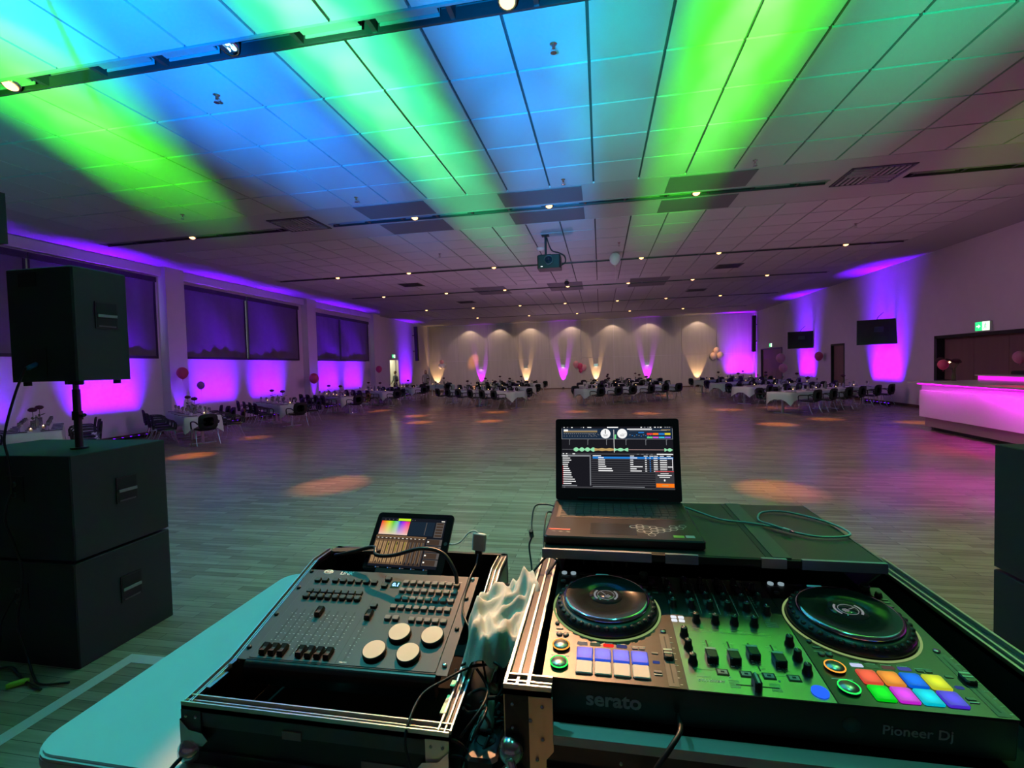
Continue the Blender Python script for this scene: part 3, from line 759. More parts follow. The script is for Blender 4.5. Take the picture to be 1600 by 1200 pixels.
MB().prism([(0.22, -0.15), (-0.20, -13.0), (0.5, -13.0), (0.70, -0.15)], 0.0, 0.10).obj('kick', M_BLACK, bar)
MB().prism([(-0.10, 0.06), (-0.52, -13.0), (3.1, -13.0), (3.1, 0.35), (0.1, 0.35), (-0.10, 0.28)], 1.17, 1.21).obj('counter_top', mat('grey_counter_top', (0.55, 0.54, 0.56), 0.3, noise=0.04), bar)
for k in range(2): MB().cyl((0.2+0.25*k, -0.12, 0.0), 0.03, 0.36, 12).obj('leg', M_CHROME, bar)
MB().prism([(-0.06, -0.02), (-0.47, -13.0), (-0.45, -13.0), (-0.04, -0.02)], 1.155, 1.168).obj('led_strip', glow('magenta_led', (1.0, 0.0, 1.0), 5), bar)
# raised glass display on the counter
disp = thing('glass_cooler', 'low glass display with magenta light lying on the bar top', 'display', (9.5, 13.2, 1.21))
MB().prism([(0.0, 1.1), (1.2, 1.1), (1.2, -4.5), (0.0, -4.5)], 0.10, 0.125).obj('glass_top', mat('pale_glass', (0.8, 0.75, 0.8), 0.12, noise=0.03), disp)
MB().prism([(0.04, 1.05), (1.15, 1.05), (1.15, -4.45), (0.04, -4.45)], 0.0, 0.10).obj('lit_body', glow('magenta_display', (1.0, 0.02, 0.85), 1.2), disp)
t = thing('paper_cup', 'white paper cup standing on the bar', 'cup', (10.6, 13.3, 1.335))
MB().lathe([(0.03, 0), (0.045, 0.13), (0.04, 0.13), (0.027, 0.01)], 14).obj('cup_wall', M_WHITE, t)
t = thing('dark_bag', 'dark bag lying flat on the bar beside the paper cup', 'bag', (10.3, 13.75, 1.335))
MB().cbox((0, 0, 0.045), (0.35, 0.7, 0.09), ch=0.04).obj('body', M_CHAIR, t); MB().tube([(-0.1, -0.2, 0.09), (0, 0, 0.14), (0.1, 0.2, 0.09)], 0.012, 6, res=4).obj('handle', M_CHAIR, t)
# floral arrangement at the bar end
t = thing('bar_bouquet', 'dark flowers in a vase on the left end of the bar', 'flowers', (8.75, 13.85, 1.21))
MB().lathe([(0.05, 0), (0.06, 0.1), (0.035, 0.22), (0.045, 0.28)], 12).obj('vase', mat('olive_vase', (0.12, 0.13, 0.06), 0.4, noise=0.1), t)
for k, (dx, dz, r) in enumerate(((-0.30, 0.52, 0.10), (-0.14, 0.50, 0.11), (0.08, 0.50, 0.10), (0.14, 0.47, 0.08), (-0.22, 0.56, 0.07))):
    MB().tube([(0, 0, 0.24), (dx*0.4, 0, 0.36), (dx, 0, dz)], 0.006, 5, res=3).obj('stem', M_STEM, t)
    MB().ball((dx, 0.03*k, dz), r, 10, sz=0.55).obj('flower', M_BLOOM, t)
MB().lathe([(0.001, -0.02), (0.03, 0), (0.001, 0.02)], 8, (-0.16, -0.1, 0.47), cap=False).obj('tea_light', M_FLAME, t)
_l = area((7.605, 7.15, 1.150), (7.66, 7.15, 0.8), (1.0, 0.0, 1.0), 150, 12.8, 0.05, 120)
_ax = Vector((0.0323, 1, 0)).normalized(); _z = -Vector((0.16, 0, -1)).normalized(); _x = (_ax - _z*_ax.dot(_z)).normalized(); _y = _z.cross(_x)
_l.rotation_euler = Matrix((_x, _y, _z)).transposed().to_euler()

# ---- balloons
PINK = (0.75, 0.08, 0.22); WHT = (0.75, 0.70, 0.72); ROSE = (0.80, 0.35, 0.42)
def balloon(x, y, z, r, col, label, group=None, string=True):
    nm = 'balloon_' + '_'.join('%d' % (c*100) for c in col)
    m = mat(nm, col, 0.35, noise=0.04)
    t = thing('balloon', label, 'balloon', (x, y, z - r*1.25), group=group)
    n = 12
    MB().lathe([(max(0.0006, r*sin(pi*i/n)*(1 - 0.18*max(0, -(-cos(pi*i/n))))*1.0 if i > n/2 else max(0.0006, r*sin(pi*i/n)*(0.78+0.22*i/(n/2)))), r*1.25 - r*1.15*cos(pi*i/n)) for i in range(n+1)], 14, cap=False).obj('envelope', m, t)
    MB().lathe([(0.012, -0.02), (0.004, 0.0), (0.006, 0.10*r+0.03)], 8).obj('knot', m, t)
    if string: MB().tube([(0, 0, -0.02), (0.02, 0, -0.25), (-0.01, 0, -0.5)], 0.003, 4, res=3).obj('string', M_WHITE, t)
    return t
balloon(-13.3, 13.25, 1.93, 0.17, PINK, 'pink balloon at the window wall behind the second dinner table')
balloon(-13.3, 13.95, 1.50, 0.12, (0.4, 0.12, 0.55), 'lilac balloon hanging lower, right of the pink one behind the second table')
balloon(-13.4, 20.6, 1.55, 0.22, PINK, 'pink balloon at the window wall above the third dinner table')
balloon(-13.4, 27.4, 1.92, 0.19, PINK, 'pink balloon at the left wall just left of the bright doorway')
for k, (dx, dz, r, c, w) in enumerate(((0, 0, .20, WHT, 'white balloon, lower left of the cluster on the left of the rear wall'), (.25, .05, .18, WHT, 'white balloon, lower right of the cluster on the left of the rear wall'), (.1, .33, .18, ROSE, 'rose balloon topping the cluster on the left of the rear wall'))):
    balloon(-12.95+dx, 37.88-r, 2.05+dz, r, c, w, string=False)
for k, (dx, dz, r, c, w) in enumerate(((-.32, .22, .24, ROSE, 'upper left rose balloon of the cluster right of the centre rear sconce'), (0.0, 0.05, .24, PINK, 'middle pink balloon of the cluster right of the centre rear sconce'), (.28, -.05, .22, ROSE, 'lower right rose balloon of the cluster right of the centre rear sconce'), (.02, -.28, .16, PINK, 'small lowest balloon of the cluster right of the centre rear sconce'))):
    balloon(-1.55+dx, 37.88-r, 1.70+dz, r, c, w, string=False)
for k, (dx, dz, r, w) in enumerate(((-.18, 0, .26, 'lower left white balloon in the orange beam on the rear wall'), (.28, .04, .26, 'lower right white balloon in the orange beam on the rear wall'), (.05, .42, .22, 'top white balloon in the orange beam on the rear wall'))):
    balloon(8.45+dx, 37.88-r, 2.25+dz, r, WHT, w, string=False)
balloon(10.9, 26.7, 1.98, 0.2, PINK, 'pink balloon on the right wall left of the narrow door')
balloon(10.8, 31.6, 1.95, 0.26, ROSE, 'rose balloon in front of the double door, right leaf, upper')
balloon(10.8, 31.2, 1.35, 0.24, ROSE, 'rose balloon in front of the double door, lower')
balloon(8.45, 13.75, 1.62, 0.115, PINK, 'pink balloon tied to the bouquet on the bar', string=False)
balloon(11.0, 15.0, 1.75, 0.15, ROSE, 'rose balloon before the bar hatch at the right picture edge', string=False)
balloon(0.52, 15.6, 5.18, 0.175, (0.75, 0.78, 0.80), 'white helium balloon floating under the ceiling right of the projector')

# ================================================================== TABLES AND CHAIRS
# --- conference chair: origin on the floor, faces +y
def chair_parts():
    P = []
    # seat
    m = MB(); n = 9; vs = []; fs = []
    def sq(t_, w, d, e=0.5):
        c, s_ = cos(t_), sin(t_)
        return (w*math.copysign(abs(c)**e, c), d*math.copysign(abs(s_)**e, s_))
    k = 16
    rings = [(0.90, 0.415), (1.0, 0.43), (1.0, 0.452), (0.92, 0.468), (0.5, 0.470)]
    for s_, z in rings:
        for i in range(k):
            x, y = sq(2*pi*i/k, 0.225*s_, 0.22*s_); vs.append((x, y+0.01, z + (0.012*abs(x/0.22)**2)))
    for r in range(len(rings)-1):
        for i in range(k): j = (i+1) % k; fs.append((r*k+i, r*k+j, (r+1)*k+j, (r+1)*k+i))
    fs.append(tuple(range(k-1, -1, -1))); fs.append(tuple((len(rings)-1)*k+i for i in range(k)))
    m.add(vs, fs, 0, True); P.append(('seat', m, 0))
    # backrest: rounded panel leaning back, slightly curved
    m = MB(); vs = []; fs = []
    for face in (0, 1):
        for s_ in (1.0, 0.55):
            for i in range(k):
                x, z = sq(2*pi*i/k, 0.225*s_, 0.20*s_, 0.55)
                y = -0.235 - 0.16*(z+0.2)*0.6 - 0.03*(1-(x/0.225)**2)*1.0 - (0.028 if face else 0)
                vs.append((x, y, 0.655+z))
    def bridge(a, b): 
        for i in range(k): j = (i+1) % k; fs.append((a*k+i, a*k+j, b*k+j, b*k+i))
    bridge(1, 0); bridge(0, 2); bridge(2, 3); fs.append(tuple(k+i for i in range(k))); fs.append(tuple(3*k+i for i in range(k-1, -1, -1)))
    m.add(vs, fs, 0, True); P.append(('backrest', m, 0))
    for s_ in (-1, 1):
        x = 0.265*s_
        m = MB().tube([(x*0.86, -0.27, 0.60), (x, -0.22, 0.655), (x, 0.0, 0.66), (x, 0.17, 0.64), (x, 0.205, 0.58), (x*0.98, 0.19, 0.45)], 0.017, 6, res=2)
        P.append(('armrest', m, 1))
        m = MB().tube([(x*0.92, 0.17, 0.43), (x*0.98, 0.19, 0.20), (x, 0.26, 0.008)], 0.0115, 6, res=2); P.append(('leg', m, 2))
        m = MB().tube([(x*0.92, -0.12, 0.43), (x*0.98, -0.19, 0.20), (x, -0.29, 0.008)], 0.0115, 6, res=2); P.append(('leg', m, 2))
    m = MB().tube([(-0.243, 0.17, 0.43), (-0.243, -0.12, 0.43), (0.243, -0.12, 0.43), (0.243, 0.17, 0.43), (-0.243, 0.17, 0.43)], 0.011, 6)
    m.tube([(-0.12, -0.15, 0.42), (-0.10, -0.26, 0.50), (-0.10, -0.27, 0.60)], 0.010, 6, res=2).tube([(0.12, -0.15, 0.42), (0.10, -0.26, 0.50), (0.10, -0.27, 0.60)], 0.010, 6, res=2)
    P.append(('seat_frame', m, 2))
    return P
CM_ = [M_CHAIR, M_PLASTIC, M_CHROME]
_parts = [(n, m.mesh(n, CM_[i])) for n, m, i in chair_parts()]
_one = MB()
for n, m, i in chair_parts():
    o = len(_one.v); _one.v += m.v; _one.f += [[q+o for q in f] for f in m.f]; _one.m += [i]*len(m.f); _one.sm += m.sm
CHAIR_ONE = _one.mesh('conference_chair', CM_)
def chair(x, y, rz, label, group, detail):
    if detail:
        t = thing('conference_chair', label, 'chair', (x, y, 0), (0, 0, rz), group)
        for n, me in _parts: link(n, me, t)
        return t
    return link('conference_chair', CHAIR_ONE, None, (x, y, 0), rz, label, 'chair', group)

# --- table pieces
W = 0.82
def table_meshes(L):
    return dict(top=MB().cbox((0, 0, 0.725), (L, W-0.02, 0.026)).mesh('tabletop', M_WHITE),
                l0=MB().cbox((-L/2+0.22, 0, 0.365), (0.05, 0.06, 0.69)).mesh('leg', M_TABLE),
                l1=MB().cbox((L/2-0.22, 0, 0.365), (0.05, 0.06, 0.69)).mesh('leg', M_TABLE),
                f0=MB().cbox((-L/2+0.22, 0, 0.0125), (0.06, 0.62, 0.025)).mesh('foot', M_TABLE),
                f1=MB().cbox((L/2-0.22, 0, 0.0125), (0.06, 0.62, 0.025)).mesh('foot', M_TABLE))
def cloth_mesh(L, seed):
    rnd = random.Random(seed)
    n_l, n_w = 14, 6
    hx, hy = L/2+0.008, W/2+0.008
    per = [(-hx + 2*hx*i/n_l, -hy) for i in range(n_l)] + [(hx, -hy + 2*hy*i/n_w) for i in range(n_w)] + [(hx - 2*hx*i/n_l, hy) for i in range(n_l)] + [(-hx, hy - 2*hy*i/n_w) for i in range(n_w)]
    cn = [0, n_l, n_l+n_w, 2*n_l+n_w]
    N = len(per)
    vs = [(x, y, 0.745) for x, y in per]
    for lev in (1, 2, 3):
        for i, (x, y) in enumerate(per):
            dc = min(min(abs(i-c), N-abs(i-c)) for c in cn)
            hang = 0.25 + (0.20 if dc == 0 else 0.07 if dc == 1 else 0.0) + 0.01*sin(i*1.7+seed)
            ox = (1 if x >= hx-1e-6 else -1 if x <= -hx+1e-6 else 0); oy = (1 if y >= hy-1e-6 else -1 if y <= -hy+1e-6 else 0)
            f = lev/3
            out = 0.012 + f*(0.02 + 0.018*sin(i*2.3+seed))
            if dc == 0: out *= 0.75
            vs.append((x+ox*out, y+oy*out, 0.745-hang*f))
    fs = [tuple(range(N))]
    for lev in range(3):
        for i in range(N): j = (i+1) % N; fs.append((lev*N+i, (lev+1)*N+i, (lev+1)*N+j, lev*N+j))
    m = MB(); m.add(vs, fs, 0, False)
    for k in range(1, len(m.sm)): m.sm[k] = True
    return m.mesh('tablecloth', M_CLOTH)
cache = {}
def vase_tree(x, y, z, label, group, tall=0.42, full=True):
    t = thing('flower_vase', label, 'vase', (x, y, z), group=group)
    if 'vase' not in cache:
        cache['vase'] = MB().lathe([(0.045, 0), (0.05, 0.02), (0.045, 0.18), (0.05, 0.20), (0.046, 0.20), (0.041, 0.02)], 10, cap=False).mesh('glass', M_GLASS)
        cache['stem'] = MB().tube([(0, 0, 0.02), (0.01, 0, 0.2), (-0.01, 0.01, 0.40)], 0.006, 5, res=2).mesh('stem', M_STEM)
        cache['bloom'] = MB().ball((-0.01, 0.01, 0.44), 0.085, 10, sz=0.6).mesh('bloom', M_BLOOM)
        cache['leaf'] = MB().prism([(0, 0), (0.10, 0.03), (0.20, 0.0), (0.10, -0.03)], 0.0, 0.004, M=T((0, 0, 0.24)) @ RY(-0.35)).prism([(0, 0), (0.10, 0.03), (0.20, 0.0), (0.10, -0.03)], 0.0, 0.004, M=T((0, 0, 0.22)) @ RZ(2.6) @ RY(-0.3)).mesh('leaf', M_STEM)
    for n in ('vase', 'stem', 'bloom', 'leaf'): link({'vase': 'glass'}.get(n, n), cache[n], t)
    return t
def candle(x, y, z, label, group):
    t = thing('tea_light', label, 'candle', (x, y, z), group=group)
    if 'cg' not in cache:
        cache['cg'] = MB().lathe([(0.03, 0), (0.035, 0.055), (0.031, 0.055), (0.027, 0.006)], 10, cap=False).mesh('glass_cup', M_GLASS)
        cache['cf'] = MB().lathe([(0.001, 0.03), (0.016, 0.045), (0.001, 0.075)], 8, cap=False).mesh('flame', M_FLAME)
    link('glass_cup', cache['cg'], t); link('flame', cache['cf'], t)
GLASS_ME = MB().lathe([(0.032, 0), (0.006, 0.006), (0.005, 0.09), (0.03, 0.12), (0.036, 0.16), (0.03, 0.20), (0.028, 0.20), (0.033, 0.16), (0.001, 0.10)], 10, cap=False).mesh('wine_glass', M_GLASS)
NAP_ME = MB().box((-0.05, -0.17, 0), (0.05, 0.17, 0.012)).mesh('napkin', M_NAPKIN)
NAPW_ME = MB().lathe([(0.05, 0), (0.055, 0.02), (0.02, 0.09), (0.035, 0.15), (0.001, 0.13)], 7, cap=False).mesh('folded_napkin', M_NAPW)
BOT = MB().lathe([(0.038, 0), (0.04, 0.01), (0.04, 0.17), (0.016, 0.23), (0.014, 0.29), (0.001, 0.29)], 12).mesh('bottle', mat('water_bottle', (0.35, 0.40, 0.38), 0.12, noise=0.05, trans=0.5))
ORD2 = ['first', 'second', 'third', 'fourth', 'fifth']
ORD = ['nearest', 'second', 'third', 'fourth', 'fifth', 'sixth', 'seventh']
def row(x, y, ang, L, where, side, end_chair, nside, detail, rowid, near_n=None):
    """long dinner table: (x, y) is the middle of its visible end, ang its direction away from that end"""
    d = Vector((cos(ang), sin(ang))); nrm = Vector((-d.y, d.x))
    # near side = the side facing the camera
    if nrm.y > 0: nrm = -nrm
    half = L/2
    full = half; half = L/2 - 0.075
    for h in range(2):
        c = Vector((x, y)) + d*(full*(h+0.5))
        side_word = 'open end' if h == 0 else 'inner end'
        t = thing('banquet_table', 'white banquet table, %s of the %s' % (side_word, where), 'table', (c.x, c.y, 0), (0, 0, ang))
        key = ('t', round(half, 2))
        if key not in cache: cache[key] = table_meshes(half)
        tm = cache[key]
        for n, me in (('tabletop', tm['top']), ('leg', tm['l0']), ('leg', tm['l1']), ('foot', tm['f0']), ('foot', tm['f1'])): link(n, me, t)
        link('tablecloth', cloth_mesh(half, rowid*2+h), None, (c.x, c.y, 0.0), ang, 'white tablecloth on the %s of the %s' % (side_word, where), 'tablecloth')
    def place(u, v): 
        p = Vector((x, y)) + d*u + nrm*v; return p
    k = nside
    g = 'black conference chairs at the ' + where
    for i in range(k):
        u = 0.5 + (L-0.9)*i/(k-1)
        pos = 'first' if i == 0 else ORD[i] if i < k-1 else 'last'
        for s_, sw in ((1, 'near'), (-1, 'far')):
            jit = random.uniform(-.06, .06)
            p = place(u + jit, s_*(W/2+0.31+random.uniform(0, .07)))
            face = nrm*(-s_)
            rz = math.atan2(face.y, face.x) - pi/2 + random.uniform(-.07, .07)
            chair(p.x, p.y, rz, 'black conference chair, %s on the %s side of the %s' % (pos, sw, where), g, detail)
    if end_chair:
        p = place(-0.42, 0.05); face = d
        chair(p.x, p.y, math.atan2(face.y, face.x)-pi/2+0.1, 'black conference chair at the head of the ' + where, g, detail)
    z = 0.747
    def onz_(o, u, v, rz=0.0):
        p = place(u, v); o.location = (p.x, p.y, z); o.rotation_euler = (0, 0, rz); return o
    for i, u in enumerate((L*0.30, L*0.72)):
        p = place(u, 0.03*(-1)**i)
        vase_tree(p.x, p.y, z, 'glass vase with one dark bloom, %s half of the %s' % (('open', 'inner')[i], where), 'flower vases on the tables')
    for i, u in enumerate((L*0.16, L*0.42, L*0.60, L*0.86)):
        p = place(u, random.uniform(-.12, .12))
        candle(p.x, p.y, z, 'lit tea light in a glass cup, %s on the %s' % (ORD2[i], where), 'tea lights on the ' + where)
    ng = 5 if detail else 3
    for i in range(ng):
        for s_ in (-1, 1):
            u = 0.45 + (L-0.9)*i/(ng-1)
            p = place(u+random.uniform(-.05, .05), s_*0.22)
            link('wine_glass', GLASS_ME, None, (p.x, p.y, z), 0, 'wine glass, %s on the %s side of the %s' % (ORD2[i], 'near' if s_ > 0 else 'far', where), 'wine glass', 'wine glasses on the ' + where)
            p = place(u-0.15, s_*0.27)
            link('napkin', NAP_ME, None, (p.x, p.y, z), ang, 'dark flat napkin, %s on the %s side of the %s' % (ORD2[i], 'near' if s_ > 0 else 'far', where), 'napkin', 'dark napkins on the ' + where)
            if detail or i % 2:
                p = place(u+0.14, s_*0.20)
                link('folded_napkin', NAPW_ME, None, (p.x, p.y, z), random.uniform(0, 3), 'lilac upright napkin, %s on the %s side of the %s' % (ORD2[i], 'near' if s_ > 0 else 'far', where), 'napkin', 'upright napkins on the ' + where)
    p = place(L*0.5, 0.0)
    link('water_bottle', BOT, None, (p.x, p.y, z), 0, 'water bottle in the middle of the ' + where, 'bottle')

R = radians
LWORD = ['%s window-wall table' % w for w in ('nearest', 'second', 'third', 'fourth', 'fifth', 'last')]
for i, (x, y) in enumerate(((-11.55, 7.85), (-10.45, 11.0), (-10.4, 14.75), (-10.55, 18.9), (-10.6, 22.9), (-10.7, 26.9))):
    row(x, y, R(143), 3.5 if i else 2.7, LWORD[i], -1, i > 0, 4 if i else 3, y < 19.5, i)
CW = ['%s table left of centre' % w for w in ('front', 'middle', 'rear')]
for i, (x, y) in enumerate(((-3.55, 20.9), (-3.75, 25.6), (-3.95, 30.8))):
    row(x, y, R(141), 5.6, CW[i], -1, False, 6, i == 0, 10+i)
CW = ['%s table right of centre' % w for w in ('front', 'middle', 'rear')]
for i, (x, y) in enumerate(((-1.0, 22.2), (-1.0, 26.6), (-0.9, 31.2))):
    row(x, y, R(36), 5.6, CW[i], -1, False, 6, i == 0, 15+i)
RW = ['%s right-wall table' % w for w in ('nearest', 'second', 'third', 'farthest')]
for i, (x, y) in enumerate(((5.95, 17.7), (5.85, 21.8), (5.8, 25.9), (5.8, 30.2))):
    row(x, y, R(38), 5.6, RW[i], 1, False, 6, i == 0, 20+i)
# two small side tables with chairs at the left rear
row(-12.6, 31.5, R(15), 2.6, 'side table near the woman', -1, False, 2, False, 30)

# ================================================================== PEOPLE
def figure(name, label, loc, rz, joints, edges, radii, cloth_col, skin_idx, parts):
    pass
def person(loc, rz, label, top_col, leg_col, hair_col, female=False, hold=0.25):
    t = thing('person', label, 'person', loc, (0, 0, rz))
    V = {'pelvis': (0, 0, 0.95, .14, .10), 'waist': (0, 0, 1.08, .125, .09), 'chest': (0, -0.01, 1.32, .165, .11), 'neckb': (0, 0, 1.46, .07, .065), 'neck': (0, -.005, 1.52, .05, .05),
         'hipL': (-.09, 0, .90, .10, .10), 'kneeL': (-.10, -.02, .50, .062, .062), 'ankL': (-.11, .03, .09, .042, .042), 'toeL': (-.13, -.13, .035, .04, .03),
         'hipR': (.09, 0, .90, .10, .10), 'kneeR': (.11, -.03, .50, .062, .062), 'ankR': (.12, .02, .09, .042, .042), 'toeR': (.14, -.14, .035, .04, .03),
         'shL': (-.19, 0, 1.42, .06, .06), 'elL': (-.25, .02, 1.14, .045, .045), 'wrL': (-.22, -.16+hold*0, .95, .028, .028),
         'shR': (.19, 0, 1.42, .06, .06), 'elR': (.26, .02, 1.14, .045, .045), 'wrR': (.22, -.14, .95, .028, .028)}
    E = [('pelvis', 'waist'), ('waist', 'chest'), ('chest', 'neckb'), ('neckb', 'neck'), ('pelvis', 'hipL'), ('hipL', 'kneeL'), ('kneeL', 'ankL'), ('ankL', 'toeL'), ('pelvis', 'hipR'), ('hipR', 'kneeR'), ('kneeR', 'ankR'), ('ankR', 'toeR'),
         ('chest', 'shL'), ('shL', 'elL'), ('elL', 'wrL'), ('chest', 'shR'), ('shR', 'elR'), ('elR', 'wrR')]
    for s_, S in ((-1, 'L'), (1, 'R')):
        w = V['wr'+S]
        V['palm'+S] = (w[0], w[1]-.06, w[2]-.05, .024, .018); E.append(('wr'+S, 'palm'+S))
        for f in range(4):
            o = (f-1.5)*.016; ln = (.055, .065, .06, .045)[f]
            V['f%d%s' % (f, S)] = (w[0]+o, w[1]-.09, w[2]-.08, .009, .009); V['g%d%s' % (f, S)] = (w[0]+o, w[1]-.10, w[2]-.08-ln, .008, .008)
            E += [('palm'+S, 'f%d%s' % (f, S)), ('f%d%s' % (f, S), 'g%d%s' % (f, S))]
        V['th'+S] = (w[0]-s_*.035, w[1]-.07, w[2]-.06, .010, .010); E.append(('palm'+S, 'th'+S))
    names = list(V); idx = {n: i for i, n in enumerate(names)}
    me = bpy.data.meshes.new('body')
    me.from_pydata([V[n][:3] for n in names], [(idx[a], idx[b]) for a, b in E], [])
    o = bpy.data.objects.new('body', me); COL.objects.link(o)
    sk = o.modifiers.new('skin', 'SKIN'); sb = o.modifiers.new('sub', 'SUBSURF'); sb.levels = 1; sb.render_levels = 1
    for n in names:
        v = me.skin_vertices[0].data[idx[n]]; v.radius = (V[n][3], V[n][4]); v.use_root = (n == 'pelvis')
    bpy.context.view_layer.update()
    dg = bpy.context.evaluated_depsgraph_get()
    nm = bpy.data.meshes.new_from_object(o.evaluated_get(dg)); bpy.data.objects.remove(o)
    nm.materials.clear()
    skin = mat('skin', (0.52, 0.32, 0.24), 0.6, noise=0.05)
    for m in (mat('cloth_%d' % hash(top_col), top_col, 0.85, noise=0.25, nscale=30), mat('cloth_%d' % hash(leg_col), leg_col, 0.85, noise=0.15), skin, M_BLACK): nm.materials.append(m)
    for p in nm.polygons:
        c = p.center; p.use_smooth = True
        if abs(c.x) > .17 and c.z < 1.0 and c.z > .7 and c.y < -0.1: p.material_index = 2
        elif c.z > 1.49: p.material_index = 2
        elif c.z < 0.09: p.material_index = 3
        elif c.z < 0.94: p.material_index = 1
        else: p.material_index = 0
    link('body', nm, t)
    h = MB().lathe([(0.02, -.11), (.055, -.10), (.072, -.05), (.078, 0.0), (.08, .05), (.066, .10), (.03, .125), (.001, .13)], 14, (0, -.01, 1.645), cap=False)
    hd = h.obj('head', skin, t)
    for s_ in (-1, 1):
        MB().ball((s_*.03, -.082, 1.655), .010, 8).obj('eye', M_BLACK, hd); MB().ball((s_*.08, 0, 1.645), .018, 8).obj('ear', skin, hd)
    MB().lathe([(.012, 0), (.001, .035)], 6, (0, -.095, 1.62)).obj('nose', skin, hd)
    MB().cbox((0, -.078, 1.59), (.04, .012, .008)).obj('mouth', mat('lips', (.4, .12, .12), .5, noise=.05), hd)
    hm = mat('hair_%d' % hash(hair_col), hair_col, 0.7, noise=0.3, nscale=80)
    hair = MB().lathe([(.088, -.01), (.09, .05), (.075, .11), (.035, .14), (.001, .145)], 14, (0, .012, 1.645), cap=False)
    if female:
        hair.lathe([(.06, -.20), (.085, -.10), (.09, .0), (.07, .06)], 12, (0, .035, 1.645))
        MB().lathe([(.16, .55), (.22, .5), (.19, .8), (.14, 1.0), (.13, 1.08)], 16, cap=False).obj('skirt', nm.materials[0], t)
    hair.obj('hair', hm, t)
    return t
person((-12.55, 33.1, 0), 0.25, 'woman in a light patterned top standing behind the rear left table', (0.42, 0.36, 0.34), (0.10, 0.09, 0.1), (0.16, 0.03, 0.02), True)
person((-13.9, 30.85, 0), -0.5, 'man in a grey shirt and dark trousers standing in the lit doorway', (0.22, 0.24, 0.27), (0.02, 0.02, 0.03), (0.06, 0.05, 0.05))

# ================================================================== LOUDSPEAKERS
M_GRIP = mat('handle_recess', (0.004, 0.004, 0.005), 0.7, noise=0.05)
def grip(t, M):
    M = M @ Matrix.Diagonal((1.15, 1.2, 1, 1))
    """recessed bar handle on a cabinet side: M maps (x right, y up, z out)"""
    MB().box((-0.065, -0.075, 0.001), (0.065, 0.075, 0.006), M=M).obj('handle_frame', M_BLACK, t)
    h = MB().box((-0.058, -0.068, 0.004), (0.058, 0.068, 0.0075), M=M).obj('handle_recess', M_GRIP, t)
    MB().box((-0.056, -0.012, 0.008), (0.056, 0.004, 0.016), M=M).obj('handle_bar', M_TRK, h)
    MB().box((-0.05, -0.066, 0.0076), (0.05, -0.058, 0.010), M=M).obj('handle_lip', M_DALU, h)
def sub_cab(label, x0, x1, y0, y1, z0, h, side):
    t = thing('subwoofer', label, 'loudspeaker', ((x0+x1)/2, (y0+y1)/2, z0))
    w, d = x1-x0, y1-y0
    MB().cbox((0, 0, h/2), (w, d, h-0.004), ch=0.008).obj('cabinet', M_SPK, t)
    xs = w/2 if side > 0 else -w/2
    # side handle, towards the aisle
    Ms = Matrix(((0, 0, side, xs), (side, 0, 0, 0.02), (0, 1, 0, h*0.56), (0, 0, 0, 1)))
    grip(t, Ms)
    # connector plate on the rear, facing the stage
    xc = w/2-0.42 if side > 0 else -w/2+0.42
    MB().box((xc-0.09, -d/2-0.006, h*0.55), (xc+0.05, -d/2, h*0.80)).obj('connector_plate', M_BLACK, t)
    for k in range(2): MB().lathe([(0.018, 0.0), (0.018, 0.014), (0.012, 0.014), (0.011, 0.002)], 12, M=T((xc-0.02, -d/2-0.004, h*0.62+k*0.07)) @ RX(pi/2), cap=False).obj('socket', M_DALU, t)
    MB().box((xs-0.02*side if side>0 else xs, -d/2-0.002, 0.01), (xs if side>0 else xs+0.02, -d/2+0.0, h-0.01)).obj('corner_edge', M_BLACK, t)
    return t
s1 = sub_cab('lower black subwoofer of the left stack', -4.45, -3.29, 2.41, 3.09, 0.0, 0.675, 1)
s2 = sub_cab('upper black subwoofer of the left stack, carrying the speaker pole', -4.45, -3.29, 2.42, 3.09, 0.69, 0.675, 1)
sub_cab('lower black subwoofer of the right stack', 2.10, 3.2, 2.32, 3.02, 0.0, 0.675, -1)
sub_cab('upper black subwoofer of the right stack', 2.10, 3.2, 2.32, 3.02, 0.69, 0.675, -1)
for x in (-4.35, -3.40, 2.2, 3.1):
    for y in (2.5, 3.0): pass
t = thing('speaker_pole', 'black speaker pole rising from the left subwoofer stack', 'pole', (-3.55, 2.68, 1.365))
MB().cyl((0, 0, 0), 0.05, 0.012, 16).obj('flange', M_BLACK, t)
MB().cyl((0, 0, 0.01), 0.0225, 0.40, 14).obj('lower_tube', M_PLASTIC, t)
MB().cyl((0, 0, 0.25), 0.0175, 0.21, 14).obj('upper_tube', M_DALU, t)
MB().cyl((0, 0, 0.20), 0.030, 0.06, 14).tube([(0.03, 0, 0.225), (0.085, -0.02, 0.235)], 0.012, 8).obj('clamp_knob', M_PLASTIC, t)
# full-range top
t = thing('loudspeaker', 'black full-range loudspeaker standing on the pole', 'loudspeaker', (-3.55, 2.68, 1.83))
prof = [(-0.27, -0.18), (0.26, -0.18), (0.26, 0.17), (-0.27, 0.17)]
m = MB().cbox((-0.005, -0.005, 0.372), (0.53, 0.36, 0.735), ch=0.01); m.obj('cabinet', M_SPK, t)
Ms = Matrix(((0, 0, 1, 0.26), (1, 0, 0, 0.02), (0, 1, 0, 0.44), (0, 0, 0, 1)))
grip(t, Ms)
MB().box((-0.16, -0.190, 0.62), (-0.02, -0.185, 0.71)).obj('handle_recess', M_GRIP, t)
MB().box((-0.13, -0.191, 0.03), (0.03, -0.185, 0.22)).obj('connector_plate', M_BLACK, t)
for (x, y) in ((-0.22, -0.13), (0.2, -0.13), (-0.22, 0.12), (0.2, 0.12)): MB().cyl((x, y, -0.022), 0.022, 0.026, 10).obj('foot', M_RUBBER, t)
